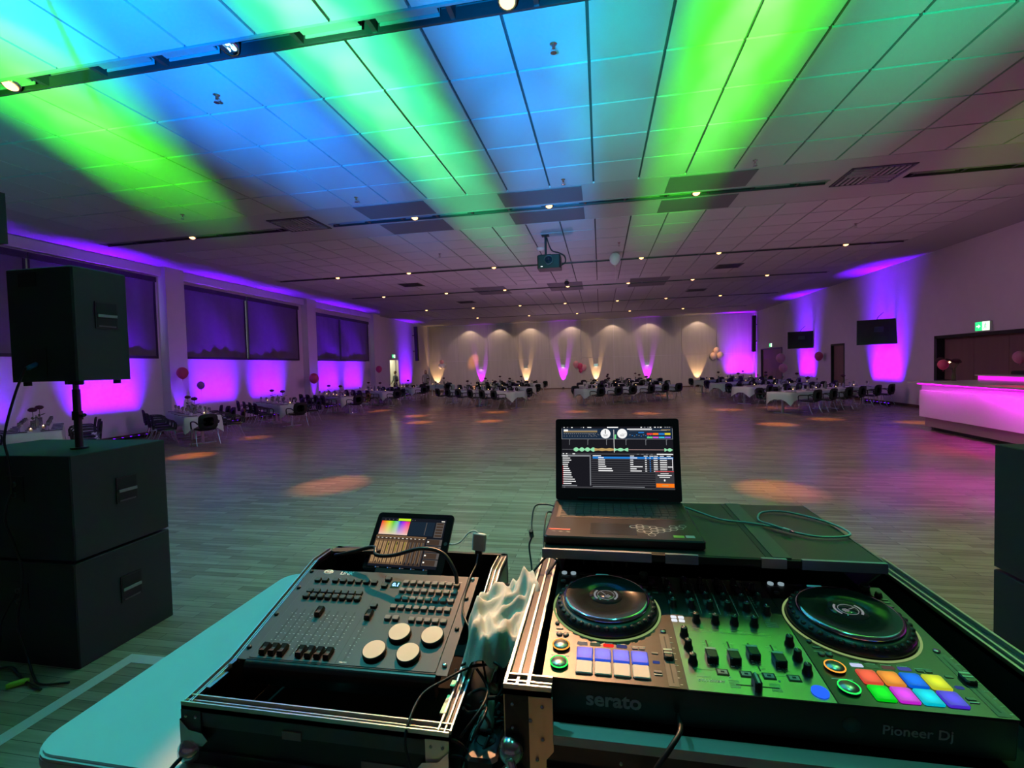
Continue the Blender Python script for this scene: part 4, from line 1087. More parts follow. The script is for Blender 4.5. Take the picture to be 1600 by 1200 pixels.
MB().cyl((0.0, 0.0, -0.02), 0.045, 0.024, 14).obj('pole_cup', M_PLASTIC, t)
MB().lathe([(0.016, 0), (0.016, 0.05), (0.010, 0.065)], 12, M=T((-0.05, -0.19, 0.12)) @ RX(pi/2 + 0.5)).obj('speakon_plug', mat('blue_connector', (0.02, 0.13, 0.35), 0.35, noise=0.05), t)
# hung monitor at the left picture edge
t = thing('hanging_loudspeaker', 'black loudspeaker hanging from the ceiling at the left picture edge', 'loudspeaker', (-3.47, 2.0, 2.60))
MB().prism([(-0.15, -0.12), (0.175, -0.12), (0.175, 0.12), (-0.15, 0.12)], 0, 0.01).prism([(-0.2, -0.14), (0.21, -0.14), (0.23, 0.14), (-0.2, 0.14)], 0.01, 0.29).obj('cabinet', M_SPK, t)
MB().cyl((0, 0, 0.29), 0.008, CZ-2.60-0.29, 10).cbox((0, 0, CZ-2.60-0.01), (0.16, 0.16, 0.02)).obj('ceiling_rod', M_BLACK, t)
MB().box((-0.18, -0.15, 0.03), (0.19, -0.14, 0.27)).obj('grille', M_BLACK, t)

def cable(name, pts, r, material, label, cat='cable', res=8, group=None):
    P = [Vector(p) for p in pts]; o = P[0].copy()
    ob = MB().tube([p-o for p in P], r, 8, res=res).obj(name, material, None)
    ob.location = o
    return tag(ob, label, cat, group)
cable('speaker_cable', [(-3.60, 2.43, 1.93), (-3.63, 2.38, 1.75), (-3.70, 2.36, 1.5), (-3.715, 2.38, 1.36), (-3.71, 2.385, 1.2), (-3.70, 2.375, 1.13)], 0.007, M_CABLE, 'black speaker cable hanging from the loudspeaker down to the upper subwoofer')
cable('speaker_cable', [(-3.715, 2.40, 1.16), (-3.74, 2.36, 0.98), (-3.70, 2.375, 0.80), (-3.66, 2.38, 0.66), (-3.66, 2.37, 0.5), (-3.69, 2.38, 0.44)], 0.007, M_CABLE, 'black link cable between the two left subwoofers')
cable('speaker_cable', [(-3.70, 2.395, 0.46), (-3.66, 2.34, 0.30), (-3.62, 2.35, 0.12), (-3.50, 2.30, 0.012), (-3.35, 2.24, 0.012), (-3.2, 2.28, 0.012)], 0.007, M_CABLE, 'black cable running from the lower left subwoofer to the floor')
cable('speaker_cable', [(-3.75, 2.40, 0.47), (-3.82, 2.36, 0.3), (-3.84, 2.36, 0.16)], 0.006, M_CABLE, 'thin black cable end dangling behind the lower left subwoofer')
cable('speaker_cable', [(-3.9, 2.18, 0.01), (-3.78, 2.34, 0.015), (-3.62, 2.30, 0.012), (-3.5, 2.25, 0.012), (-3.3, 2.20, 0.012)], 0.008, M_CABLE, 'black cable lying on the floor at the foot of the left subwoofers')
t = thing('cable_connector', 'yellow-green cable connector on the floor below the left subwoofers', 'connector', (-3.50, 2.22, 0.0), (0, 0, 0.9))
MB().lathe([(0.013, -0.05), (0.018, -0.03), (0.018, 0.03), (0.010, 0.05)], 12, M=T((0, 0, 0.019)) @ RY(pi/2)).obj('plug_body', mat('lime_plastic', (0.35, 0.75, 0.04), 0.45, noise=0.05), t)
# floor tape rectangle
tp = MB()
a = [(-3.115, 1.0), (-3.03, 1.0), (-3.03, 2.52), (-2.0, 2.52), (-2.0, 2.60), (-3.115, 2.60)]
tp.prism([a[0], a[1], (-3.03, 2.60), (-3.115, 2.60)], 0.0, 0.002).prism([(-3.03, 2.52), (-2.0, 2.52), (-2.0, 2.60), (-3.03, 2.60)], 0.0, 0.002)
tag(tp.obj('floor_tape', M_TAPE), 'white tape marking a corner on the floor beside the DJ table', 'tape')

# ================================================================== DJ TABLE
def rrect(x0, x1, y0, y1, r, n=6):
    P = []
    for cx, cy, a0 in ((x1-r, y0+r, -90), (x1-r, y1-r, 0), (x0+r, y1-r, 90), (x0+r, y0+r, 180)):
        for k in range(n+1): a = R(a0+90*k/n); P.append((cx+r*cos(a), cy+r*sin(a)))
    return P
TZ = 1.07
dt = thing('dj_table', 'white table with rounded corners carrying the DJ equipment', 'table', (-0.25, 1.2, 0))
MB().prism(rrect(-0.96, 0.98, -0.435, 0.45, 0.07), TZ-0.034, TZ-0.006).prism(rrect(-0.955, 0.975, -0.43, 0.445, 0.065), TZ-0.006, TZ).obj('tabletop', M_DJTABLE, dt)
MB().prism(rrect(-0.961, 0.981, -0.436, 0.451, 0.07), TZ-0.030, TZ-0.012).obj('edge_band', mat('pale_edge', (0.5, 0.53, 0.55), 0.4, noise=0.05), dt)
for (x, y) in ((-0.85, -0.34), (-0.85, 0.35), (0.87, -0.34), (0.87, 0.35)): MB().cyl((x, y, 0), 0.02, TZ-0.034, 12).obj('leg', M_TABLE, dt)

# ---- flight case helpers
M_LAM = mat('black_laminate', (0.010, 0.011, 0.013), 0.35, noise=0.2, nscale=200)
M_FOAM = mat('black_foam', (0.006, 0.006, 0.006), 0.95, noise=0.3, nscale=200)
M_CASEALU = mat('case_aluminium', (0.80, 0.76, 0.68), 0.28, 1.0, noise=0.05, nscale=50)
def rail(name, pts, parent, w=0.026, out=(1, 0, 0)):
    """hybrid case extrusion along a polyline: two ridges with a groove between"""
    o = Vector(out); m = MB()
    for i in range(len(pts)-1):
        a, b = Vector(pts[i]), Vector(pts[i+1]); d = (b-a).normalized(); up = o.cross(d).normalized()
        if up.z < 0: up = -up
        for ri, (u0, u1, h) in enumerate(((-0.5, -0.38, 0.006), (-0.05, 0.05, 0.003), (0.38, 0.5, 0.006), (-0.5, 0.5, -0.002))):
            vs = []
            for p in (a, b):
                for (u, hh) in ((u0, -0.012), (u1, -0.012), (u1, h), (u0, h)): vs.append(p + o*(u*w) + up*hh)
            m.add(vs, [(0,1,2,3), (7,6,5,4), (0,4,5,1), (1,5,6,2), (2,6,7,3), (3,7,4,0)], 1 if ri == 3 else 0)
    return m.obj(name, [M_CASEALU, M_LAM], parent)
def ball_corner(p, parent, r=0.022):
    m = MB().ball(p, r, 14)
    q = m.obj('ball_corner', M_CHROME, parent)
def rivets(pts, parent, axis='y', r=0.0035):
    m = MB()
    for p in pts: m.ball(p, r, 8, sz=1.0)
    return m.obj('rivets', M_CHROME, parent, kind='stuff')

# ---- left case with the lighting controller
lc = thing('flight_case', 'open black flight case with aluminium edges holding the lighting controller', 'flight case', (-0.56, 0.80, TZ))
def lp(pts): return [(x+0.56, y-0.80, z-TZ) for x, y, z in pts]
def side_wall(x0, x1, prof, parent, off):
    m = MB(); n = len(prof)
    vs = [(x0-off[0], y-off[1], z-off[2]) for y, z in prof] + [(x1-off[0], y-off[1], z-off[2]) for y, z in prof]
    m.add(vs, [tuple(range(n)), tuple(range(2*n-1, n-1, -1))] + [(i, n+i, n+(i+1) % n, (i+1) % n) for i in range(n)])
    return m.obj('side_panel', M_LAM, parent)
LP = [(0.80, TZ), (1.38, TZ), (1.38, 1.292), (1.245, 1.292), (0.92, 1.198), (0.80, 1.185)]
off = (-0.56, 0.80, TZ)
side_wall(-0.836, -0.818, LP, lc, off); side_wall(-0.302, -0.284, LP, lc, off)
MB().box(lp([(-0.836, 0.80, TZ)])[0], lp([(-0.284, 0.812, 1.185)])[0]).obj('front_panel', M_LAM, lc)
MB().box(lp([(-0.836, 1.368, TZ)])[0], lp([(-0.284, 1.38, 1.292)])[0]).obj('back_panel', M_LAM, lc)
MB().box(lp([(-0.82, 0.81, TZ)])[0], lp([(-0.30, 1.37, TZ+0.012)])[0]).obj('foam_floor', M_FOAM, lc)
rail('front_rail', lp([(-0.84, 0.806, 1.192), (-0.28, 0.806, 1.192)]), lc, 0.024, (0, 1, 0))
rail('side_rail', lp([(-0.29, 0.80, 1.192), (-0.29, 0.92, 1.204), (-0.29, 1.245, 1.299), (-0.29, 1.33, 1.299)]), lc, 0.026)
rail('side_rail', lp([(-0.828, 0.80, 1.192), (-0.828, 0.92, 1.204), (-0.828, 1.245, 1.299), (-0.828, 1.33, 1.299)]), lc, 0.018)
MB().box(lp([(-0.84, 0.796, 1.150)])[0], lp([(-0.28, 0.800, 1.181)])[0]).obj('front_strip', M_DALU, lc)
MB().box(lp([(-0.84, 0.796, TZ+0.002)])[0], lp([(-0.28, 0.800, TZ+0.028)])[0]).obj('bottom_edge', M_DALU, lc)
for sx, x in ((1, -0.84), (-1, -0.28)):
    MB().box(lp([(min(x, x+sx*0.045), 0.793, TZ+0.05)])[0], lp([(max(x, x+sx*0.045), 0.797, 1.183)])[0]).obj('corner_plate', M_CASEALU if sx < 0 else M_DALU, lc)
    rivets(lp([(x+sx*0.012, 0.793, 1.17), (x+sx*0.034, 0.793, 1.17), (x+sx*0.012, 0.793, 1.148), (x+sx*0.03, 0.793, 1.13)]), lc)
    MB().prism([(0, 0), (0.05, 0.0), (0.062, 0.012), (0.05, 0.026), (0.02, 0.03), (0, 0.05)], 0, 0.004, M=T(lp([(x, 0.793, TZ+0.045)])[0]) @ Matrix.Diagonal((sx, 1, 1, 1)) @ RX(pi/2)).obj('corner_bracket', M_CHROME, lc)
    ball_corner(lp([(x+sx*0.016, 0.80, TZ+0.03)])[0], lc, 0.026)
MB().box(lp([(-0.615, 0.7935, 1.147)])[0], lp([(-0.575, 0.796, 1.163)])[0]).obj('label_plate', mat('grey_label', (0.28, 0.28, 0.28), 0.5, noise=0.1), lc)
MB().box(lp([(-0.455, 0.7985, 1.098)])[0], lp([(-0.365, 0.80, 1.120)])[0]).obj('label_sticker', MATS['grey_label'], lc)
for x in (-0.815, -0.305):   # catches in the front part of the side rails
    MB().cbox(lp([(x, 0.86, 1.198)])[0], (0.012, 0.05, 0.008)).cbox(lp([(x, 0.905, 1.206)])[0], (0.010, 0.018, 0.014)).obj('catch', M_CHROME, lc)
t = thing('round_sticker', 'round white and teal sticker on the floor of the left case', 'sticker', (-0.60, 0.848, TZ+0.0125), (0.2, 0, 0))
MB().cyl((0, 0, 0), 0.02, 0.0008, 24).obj('sticker_base', mat('teal_sticker', (0.05, 0.55, 0.5), 0.4, noise=0.1), t)
MB().lathe([(0.010, 0.001), (0.014, 0.001), (0.014, 0.0014), (0.010, 0.0014)], 24, cap=False).obj('white_ring', M_WHITE, t)
MB().cyl((0, 0, 0.0008), 0.006, 0.0006, 16).obj('centre_dot', M_WHITE, t)

# ---- lighting controller
lq = (-0.7883, 0.9153, 1.2166, 0.0165, 0.2637)
M_PANEL = mat('graphite_panel', (0.055, 0.052, 0.054), 0.42, 0.35, noise=0.06, nscale=300)
M_PRINT = glow('white_print_dim', (0.55, 0.55, 0.55), 0.0) if False else mat('white_print', (0.78, 0.78, 0.78), 0.6, noise=0.03)
M_KEY = mat('grey_rubber_key', (0.15, 0.145, 0.145), 0.5, noise=0.08)
lt = thing('lighting_controller', 'dark grey lighting controller with faders and four encoder wheels, lettered LINK', 'lighting console', (lq[0], lq[1], lq[2]), (lq[4], 0, lq[3]))
MB().box((-0.024, -0.002, -0.004), (0.464, 0.298, -0.0015)).obj('rack_plate', M_PANEL, lt)
MB().cbox((0.22, 0.149, -0.020), (0.438, 0.296, 0.040), ch=0.003).obj('body', M_PANEL, lt)
# rounded front lip
m = MB(); n = 8; vs = []; fs = []
for x in (0.0, 0.44):
    vs += [(x, 0.0, -0.001)] + [(x, -0.016*sin(pi/2*k/n) - 0.004, -0.001 - 0.028*(1-cos(pi/2*k/n))) for k in range(n+1)] + [(x, -0.020, -0.05), (x, 0.0, -0.05)]
q = n+4
fs = [tuple(range(q-1, -1, -1)), tuple(range(q, 2*q))] + [(i, (i+1) % q, q+(i+1) % q, q+i) for i in range(q)]
m.add(vs, fs, 0, False); m.obj('front_lip', M_LAM, lt)
MB().box((0.0, -0.0015, -0.0002), (0.44, 0.0, 0.0006)).box((0.209, 0.0, 0.0), (0.2098, 0.29, 0.0004)).obj('panel_seam', M_BLACK, lt)
for (x, y) in ((-0.0213, 0.3086-0.02), (-0.0202, 0.224), (-0.022, 0.1295), (-0.022, 0.0289), (0.456, 0.288), (0.4567, 0.2174), (0.458, 0.1204), (0.458, 0.0218)):
    MB().lathe([(0.0055, -0.0015), (0.0055, 0.001), (0.003, 0.003), (0.001, 0.003)], 12, (x+ (0.006 if x < 0 else -0.006), y, 0)).obj('rack_screw', M_CHROME if y in (0.0218, 0.288) else M_BLACK, lt)
KEY = MB().cbox((0, 0, 0.0035), (0.0155, 0.0135, 0.007), ch=0.002).mesh('button', M_KEY)
KEYD = MB().cbox((0, 0, 0.0035), (0.0165, 0.014, 0.007), ch=0.002).mesh('button', M_PLASTIC)
KEYT = MB().cbox((0, 0, 0.004), (0.0165, 0.016, 0.008), ch=0.003).mesh('button', M_PLASTIC)
def keys(pts, me):
    for (x, y) in pts: link('button', me, lt, (x, y, 0))
keys([(0.0257, 0.2535), (0.0469, 0.2537)] + [(0.077+0.0223*k, 0.2545) for k in range(6)], KEYD)
keys([(0.0279+0.0198*k, 0.211) for k in range(8)], KEYD)
keys([(0.0277+0.0198*k*1.03, 0.1925) for k in range(8)], KEYT)
keys([(0.2244, 0.1721), (0.2225, 0.2693), (0.2217, 0.2446)], KEYD)
for y in (0.260, 0.2315, 0.2025, 0.1727): keys([(0.2762+0.01978*k, y) for k in range(8)], KEY)
keys([(0.2762, 0.1368), (0.2963, 0.1370)] + [(0.337+0.0197*k, 0.136) for k in range(5)], KEY)
pr = MB()
for y in (0.260, 0.2315, 0.2025, 0.1727):
    for k in range(8): pr.box((0.2762+0.01978*k-0.0012, y+0.0088, 0), (0.2762+0.01978*k+0.0012, y+0.0108, 0.0003))
for x in [0.0257, 0.0469]: pr.box((x-0.001, 0.263, 0), (x+0.001, 0.266, 0.0003))
for k in range(6): pr.box((0.077+0.0223*k-0.006, 0.2635, 0), (0.077+0.0223*k+0.006, 0.2655, 0.0003))
for k in range(8): pr.box((0.0279+0.0198*k-0.001, 0.219, 0), (0.0279+0.0198*k+0.001, 0.2215, 0.0003))
for k in range(5): pr.box((0.337+0.0197*k-0.005, 0.1448, 0), (0.337+0.0197*k+0.005, 0.1462, 0.0003))
pr.box((0.3762, 0.2725, 0), (0.425, 0.2735, 0.0003))
FX = [0.0285+0.0223*k for k in range(8)] + [0.2258]
for fx in FX:
    for j in range(12):
        y = 0.022+0.0103*j; L_ = 0.0045 if j % 5 == 0 else 0.003
        pr.box((fx+0.0035, y, 0), (fx+0.0035+L_, y+0.0006, 0.0003))
        if j % 2: pr.box((fx-0.0035-L_, y, 0), (fx-0.0035, y+0.0006, 0.0003))
pr.obj('scale_marks', M_PRINT, lt, kind='stuff')
SLOT = MB().box((-0.0019, 0.014, 0.0), (0.0019, 0.150, 0.0004)).mesh('fader_slot', M_BLACK)
CAP = MB().add([(-0.0075,-0.014,0.002),(0.0075,-0.014,0.002),(0.0075,0.014,0.002),(-0.0075,0.014,0.002),(-0.0065,-0.011,0.012),(0.0065,-0.011,0.012),(0.0065,0.011,0.012),(-0.0065,0.011,0.012),(-0.006,-0.002,0.008),(0.006,-0.002,0.008),(0.006,0.002,0.008),(-0.006,0.002,0.008)],
    [(0,3,2,1),(0,1,5,4),(1,2,6,5),(2,3,7,6),(3,0,4,7),(4,5,9,8),(6,7,11,10),(8,9,10,11),(5,6,10,9),(7,4,8,11)]).box((-0.001, -0.004, 0.0), (0.001, 0.004, 0.003)).mesh('fader_cap', M_PLASTIC)
for i, fx in enumerate(FX):
    s = link('fader_slot', SLOT, lt, (fx, 0, 0))
    link('fader_cap', CAP, s, (0, 0.141 if i in (3, 8) else 0.024, 0))
M_ENC = mat('satin_encoder_top', (0.72, 0.62, 0.50), 0.6, 0.0, noise=0.05)
for (x, y) in ((0.2863, 0.0389), (0.3246, 0.0917), (0.3653, 0.0382), (0.4038, 0.0894)):
    e = MB().lathe([(0.0262, 0.0), (0.0262, 0.009), (0.0245, 0.0105)], 32, (x, y, 0)).obj('encoder_wheel', M_PLASTIC, lt)
    mm = MB(); vs = [(x, y, 0.0112)]; n = 32
    for i in range(n):
        a = 2*pi*i/n; vs.append((x+0.0243*cos(a), y+0.0243*sin(a), 0.0111+0.0003*cos(2*a+0.6)))
    mm.add(vs, [(0, 1+i, 1+(i+1) % n) for i in range(n)], 0, True); mm.obj('wheel_top', M_ENC, e)
MB().box((0.238, 0.240, 0.0), (0.262, 0.264, 0.0006)).obj('display', mat('display_black', (0.006, 0.006, 0.01), 0.2, noise=0.05), lt)
M_BLED = glow('blue_digit', (0.15, 0.3, 1.0), 5)
dg_ = text_mesh('0.1', 0.016, bold=0.0004); 
dg_.transform(T((0.250, 0.252, 0.0008))); dg_.materials.clear(); dg_.materials.append(M_BLED); link('display_digits', dg_, lt)
text('lettering', 'LINK', 0.0175, T((0.093, 0.2860, 0.0003)), M_PRINT, lt, bold=0.0003)
text('lettering', 'MASTER', 0.0052, T((0.2262, 0.0082, 0.0003)), M_PRINT, lt, bold=0.0001)
# oval emblem
MB().lathe([(0.010, 0.0002), (0.0145, 0.0002), (0.0145, 0.0006), (0.010, 0.0006)], 24, M=T((0.0367, 0.2887, 0)) @ Matrix.Diagonal((1, 0.62, 1, 1)), cap=False).obj('emblem', M_PRINT, lt)
text('lettering', 'ADJ', 0.0085, T((0.0367, 0.2887, 0.0003)), M_PRINT, lt, bold=0.0003, shear=0.3)

# ---- tablet propped up behind the console
tb = thing('tablet', 'black tablet showing a rainbow colour picker and brown faders, propped behind the lighting console', 'tablet', (-0.575, 1.268, 1.268), (R(41.5), 0, R(-2)))
tw, th = 0.250, 0.180
MB().prism(rrect(-tw/2, tw/2, 0, th, 0.012), -0.007, 0.0).obj('casing', mat('tablet_black', (0.008, 0.008, 0.010), 0.12, noise=0.05), tb)
tb.rotation_euler = (R(48), 0, R(-2))
def emap(name, kind_):
    m = bpy.data.materials.new(name); m.use_nodes = True; nt = m.node_tree; nt.nodes.clear()
    e = nt.nodes.new('ShaderNodeEmission'); o = nt.nodes.new('ShaderNodeOutputMaterial'); nt.links.new(e.outputs[0], o.inputs[0])
    tc = nt.nodes.new('ShaderNodeTexCoord'); sx = nt.nodes.new('ShaderNodeSeparateXYZ'); nt.links.new(tc.outputs['Generated'], sx.inputs[0])
    cr = nt.nodes.new('ShaderNodeValToRGB'); els = cr.color_ramp.elements
    cols = [(0, (1, .03, .02)), (.14, (1, .35, .0)), (.28, (.75, .9, .0)), (.42, (.1, .7, .02)), (.56, (.2, .75, .5)), (.66, (.05, .02, .9)), (.78, (.5, .0, .9)), (.88, (1, .02, .45)), (1, (1, .05, .05))]
    els[0].position = 0; els[0].color = (*cols[0][1], 1); els[1].position = 1; els[1].color = (*cols[-1][1], 1)
    for p, c in cols[1:-1]:
        q = els.new(p); q.color = (*c, 1)
    mx = nt.nodes.new('ShaderNodeMix'); mx.data_type = 'RGBA'; mx.inputs[6].default_value = (1, .75, .62, 1)
    pw = nt.nodes.new('ShaderNodeMath'); pw.operation = 'POWER'; pw.inputs[1].default_value = 0.55
    nt.links.new(sx.outputs['X'], cr.inputs[0]); nt.links.new(sx.outputs['Y'], pw.inputs[0]); nt.links.new(pw.outputs[0], mx.inputs[0]); nt.links.new(cr.outputs[0], mx.inputs[7]); nt.links.new(mx.outputs[2], e.inputs[0])
    e.inputs[1].default_value = 0.85
    return m
G = lambda n, c, s=1.0: glow(n, c, s)
X0, X1, Y0, Y1 = -tw/2+0.014, tw/2-0.022, 0.014, th-0.016
sc = MB()
SM = [G('scr_dark', (.008, .010, .016)), G('scr_brown', (.16, .095, .05)), G('scr_tan', (.42, .26, .12)), G('scr_darkbrown', (.055, .035, .025)), G('scr_white', (.9, .85, .75), 1.2), G('scr_lime', (.55, .85, .02)), G('scr_navy', (.01, .02, .035)), G('scr_olive', (.35, .28, .05)), G('scr_grey', (.10, .09, .085)), G('scr_blue', (.08, .22, .5))]
def sr(m, x0, x1, y0, y1, mi, z=0.0003):
    m.box((x0, y0, z), (x1, y1, z+0.0001), mi)
sr(sc, X0, X1, Y0, Y1, 0, 0.0001)
pw_, ph_ = X1-X0, Y1-Y0
def S(u0, u1, v0, v1, mi, z=0.0003): sr(sc, X0+pw_*u0, X0+pw_*u1, Y0+ph_*v0, Y0+ph_*v1, mi, z)
S(0.0, .76, .04, .585, 3); S(.0, .76, .585, .62, 1)
for k in range(12):
    u = .01+k*.0625; on = k < 8
    S(u, u+.054, .05, .54, 1 if on else 3, .0004)
    S(u+.008, u+.022, .08, .50, 2 if on else 1, .0005); S(u+.032, u+.046, .08, .50, 2 if on else 8, .0005)
    if k in (3, 5, 7): S(u+.008, u+.022, .30, .50, 7, .0006)
    kn = (.34, .06, .06, .42, .20, .44, .06, .06, .05, .05, .05, .05)[k]
    S(u+.018, u+.036, kn, kn+.05, 0, .0007); S(u+.016, u+.040, .565, .575, 4, .0006)
for k in range(4):
    S(.78, 1.0, .06+k*.135, .06+k*.135+.118, 8, .0004); S(.785, .965, .065+k*.135, .06+k*.135+.11, 3, .0005)
    S(.79, .812, .11+k*.135, .137+k*.135, 4, .0008)
S(.0, .0+.44, .62, .63, 3); S(.47, .84, .64, .93, 6, .0004); S(.71, .72, .66, .92, 8, .0005); S(.86, .98, .62, .93, 8, .0004)
for k in range(5): S(.87, .97, .64+k*.06, .68+k*.06, 3, .0005)
S(.27, .46, .935, .985, 5, .0005)
for k, u in enumerate((.06, .12, .18, .24, .48, .52, .93)): S(u, u+(.05 if k == 6 else .014), .95, .965, 8 if k < 6 else 4, .0005)
for u in (.12, .3, .48, .64, .82): S(u, u+.012, -.028, -.008, 9, .0005); S(u+.02, u+.06, -.022, -.014, 8, .0005)
sc.obj('screen', SM, tb)
MB().box((0, 0, 0), (0.44*pw_, 0.285*ph_, 0.0003)).obj('colour_picker', emap('rainbow_picker', 0), tb).location = (X0+pw_*.02, Y0+ph_*.64, 0.0006)
MB().cyl((tw/2-0.010, th/2, 0.0), 0.0055, 0.0003, 16).obj('home_button', M_PLASTIC, tb)
MB().cbox((0, -0.002, -0.022), (0.16, 0.02, 0.05)).obj('stand', M_BLACK, tb)

# ================================================================== RIGHT CASE
dq = (-0.1109, 0.8034, 1.3121, 0.0, 0.0768)
rc = thing('flight_case', 'open black flight case with aluminium edges holding the DJ controller', 'flight case', (0.27, 0.76, TZ))
off = (0.27, 0.76, TZ)
def rp(p): return (p[0]-off[0], p[1]-off[1], p[2]-off[2])
RP = [(0.76, TZ), (1.40, TZ), (1.40, 1.312), (0.76, 1.312)]
side_wall(-0.168, -0.128, RP, rc, off); side_wall(0.680, 0.722, RP, rc, off)
MB().box(rp((-0.168, 1.385, TZ)), rp((0.722, 1.40, 1.312))).obj('back_panel', M_LAM, rc)
MB().box(rp((-0.13, 0.762, TZ)), rp((0.69, 1.39, TZ+0.01))).obj('case_floor', M_LAM, rc)
MB().box(rp((-0.125, 0.80, TZ+0.01)), rp((0.675, 1.38, 1.232))).obj('foam_bed', M_FOAM, rc)
MB().box(rp((-0.165, 0.765, TZ)), rp((0.72, 0.777, 1.238))).obj('front_panel', mat('grey_brown_laminate', (0.045, 0.04, 0.04), 0.35, noise=0.1), rc)
for (xa, xb) in ((-0.168, -0.09), (0.645, 0.722)):
    MB().box(rp((xa, 0.765, 1.238)), rp((xb, 0.785, 1.312))).obj('front_stub', M_LAM, rc)
    rail('front_rail', [rp((xa-0.002, 0.775, 1.317)), rp((xb, 0.775, 1.317))], rc, 0.030, (0, 1, 0))
rail('side_rail', [rp((-0.148, 0.762, 1.317)), rp((-0.148, 1.395, 1.317))], rc, 0.044)
rail('side_rail', [rp((0.701, 0.762, 1.317)), rp((0.701, 1.395, 1.317))], rc, 0.044)
MB().box(rp((-0.09, 0.762, 1.226)), rp((0.645, 0.792, 1.242))).obj('front_sill', mat('satin_sill', (0.6, 0.6, 0.6), 0.45, 0.2, noise=0.05), rc)
MB().box(rp((-0.10, 0.757, 1.182)), rp((0.66, 0.765, 1.190))).box(rp((-0.10, 0.757, 1.148)), rp((0.66, 0.765, 1.156))).obj('tongue_rail', M_DALU, rc)
M_PLATE = mat('orange_reflection_plate', (0.62, 0.50, 0.38), 0.3, 1.0, noise=0.12, nscale=25)  # orange reflection on the bare metal is put into the base colour
MB().prism([(-0.170, 1.09), (-0.10, 1.09), (-0.10, 1.20), (-0.088, 1.215), (-0.088, 1.305), (-0.170, 1.305)], 0.0, 0.004, M=T(rp((0, 0.764, 0))) @ RX(pi/2)).obj('corner_plate', M_PLATE, rc)
MB().prism([(0.724, 1.09), (0.66, 1.09), (0.66, 1.20), (0.645, 1.215), (0.645, 1.305), (0.724, 1.305)], 0.0, 0.004, M=T(rp((0, 0.764, 0))) @ RX(pi/2)).obj('corner_plate', M_CASEALU, rc)
rivets([rp(p) for p in ((-0.155, 0.759, 1.29), (-0.105, 0.759, 1.29), (-0.155, 0.759, 1.25), (-0.105, 0.759, 1.235), (-0.125, 0.759, 1.265), (-0.115, 0.759, 1.20), (-0.13, 0.759, 1.11), (0.70, 0.759, 1.28), (0.67, 0.759, 1.24))], rc)
rivets([rp(p) for p in ((0.02, 0.757, 1.212), (0.25, 0.757, 1.212), (0.5, 0.757, 1.212), (0.02, 0.757, 1.125), (0.25, 0.757, 1.125))], rc)
for z in (1.215, 1.165): MB().ball(rp((-0.158, 0.755, z)), 0.022, 16).obj('ball_corner', M_CHROME, rc)
MB().tube([rp((-0.158, 0.738, 1.215)), rp((-0.150, 0.730, 1.19)), rp((-0.158, 0.738, 1.165))], 0.008, 8, res=4).obj('clasp', M_CHROME, rc)
MB().lathe([(0.028, 0), (0.028, 0.01), (0.012, 0.014)], 18, M=T(rp((-0.118, 0.758, 1.13))) @ RX(pi/2)).obj('butterfly_latch', M_PLATE, rc)
t_ = MB(); 
for k in range(2): t_.cbox(rp((0.735, 1.17+0.03*k, 1.265)), (0.03, 0.01, 0.03))
t_.cbox(rp((0.728, 1.185, 1.26)), (0.012, 0.075, 0.055)).obj('side_latch', M_CHROME, rc)

# ================================================================== DJ CONTROLLER
M_DECK = mat('dark_brushed_deck', (0.065, 0.058, 0.055), 0.36, 0.75, noise=0.10, nscale=120)
M_MIX = mat('dark_glossy_mixer_plate', (0.34, 0.34, 0.34), 0.26, 1.0, noise=0.06, nscale=150)
H_ = 0.066
dc = thing('dj_controller', 'black DJ controller with two jog wheels, lit pads and a centre mixer', 'dj controller', (dq[0], dq[1]+H_*sin(dq[4]), dq[2]-H_*cos(dq[4])), (dq[4], 0, 0))
def dloc(x, y, z=0.0): return (x, y, H_+z)
MB().cbox((0.354, 0.183, H_/2-0.001), (0.708, 0.366, H_-0.002), ch=0.004).obj('body', M_PLASTIC, dc)
MB().box(dloc(0.001, 0.001, -0.002), dloc(0.2415, 0.365, 0)).obj('deck_plate', M_DECK, dc)
MB().box(dloc(0.2435, 0.001, -0.002), dloc(0.4645, 0.365, 0)).obj('mixer_plate', M_MIX, dc)
MB().box(dloc(0.4665, 0.001, -0.002), dloc(0.707, 0.365, 0)).obj('deck_plate', M_DECK, dc)
M_RING = glow('jog_ring_light', (0.42, 0.62, 0.22), 0.55)
M_JOGTOP = mat('jog_top_disc', (0.018, 0.020, 0.020), 0.16, 0.2, noise=0.08, nscale=60)
M_JOGRIM = mat('chrome_jog_rim', (0.62, 0.60, 0.72), 0.12, 1.0, noise=0.05)
M_JOGBASE = mat('jog_rubber', (0.014, 0.015, 0.020), 0.35, noise=0.1)
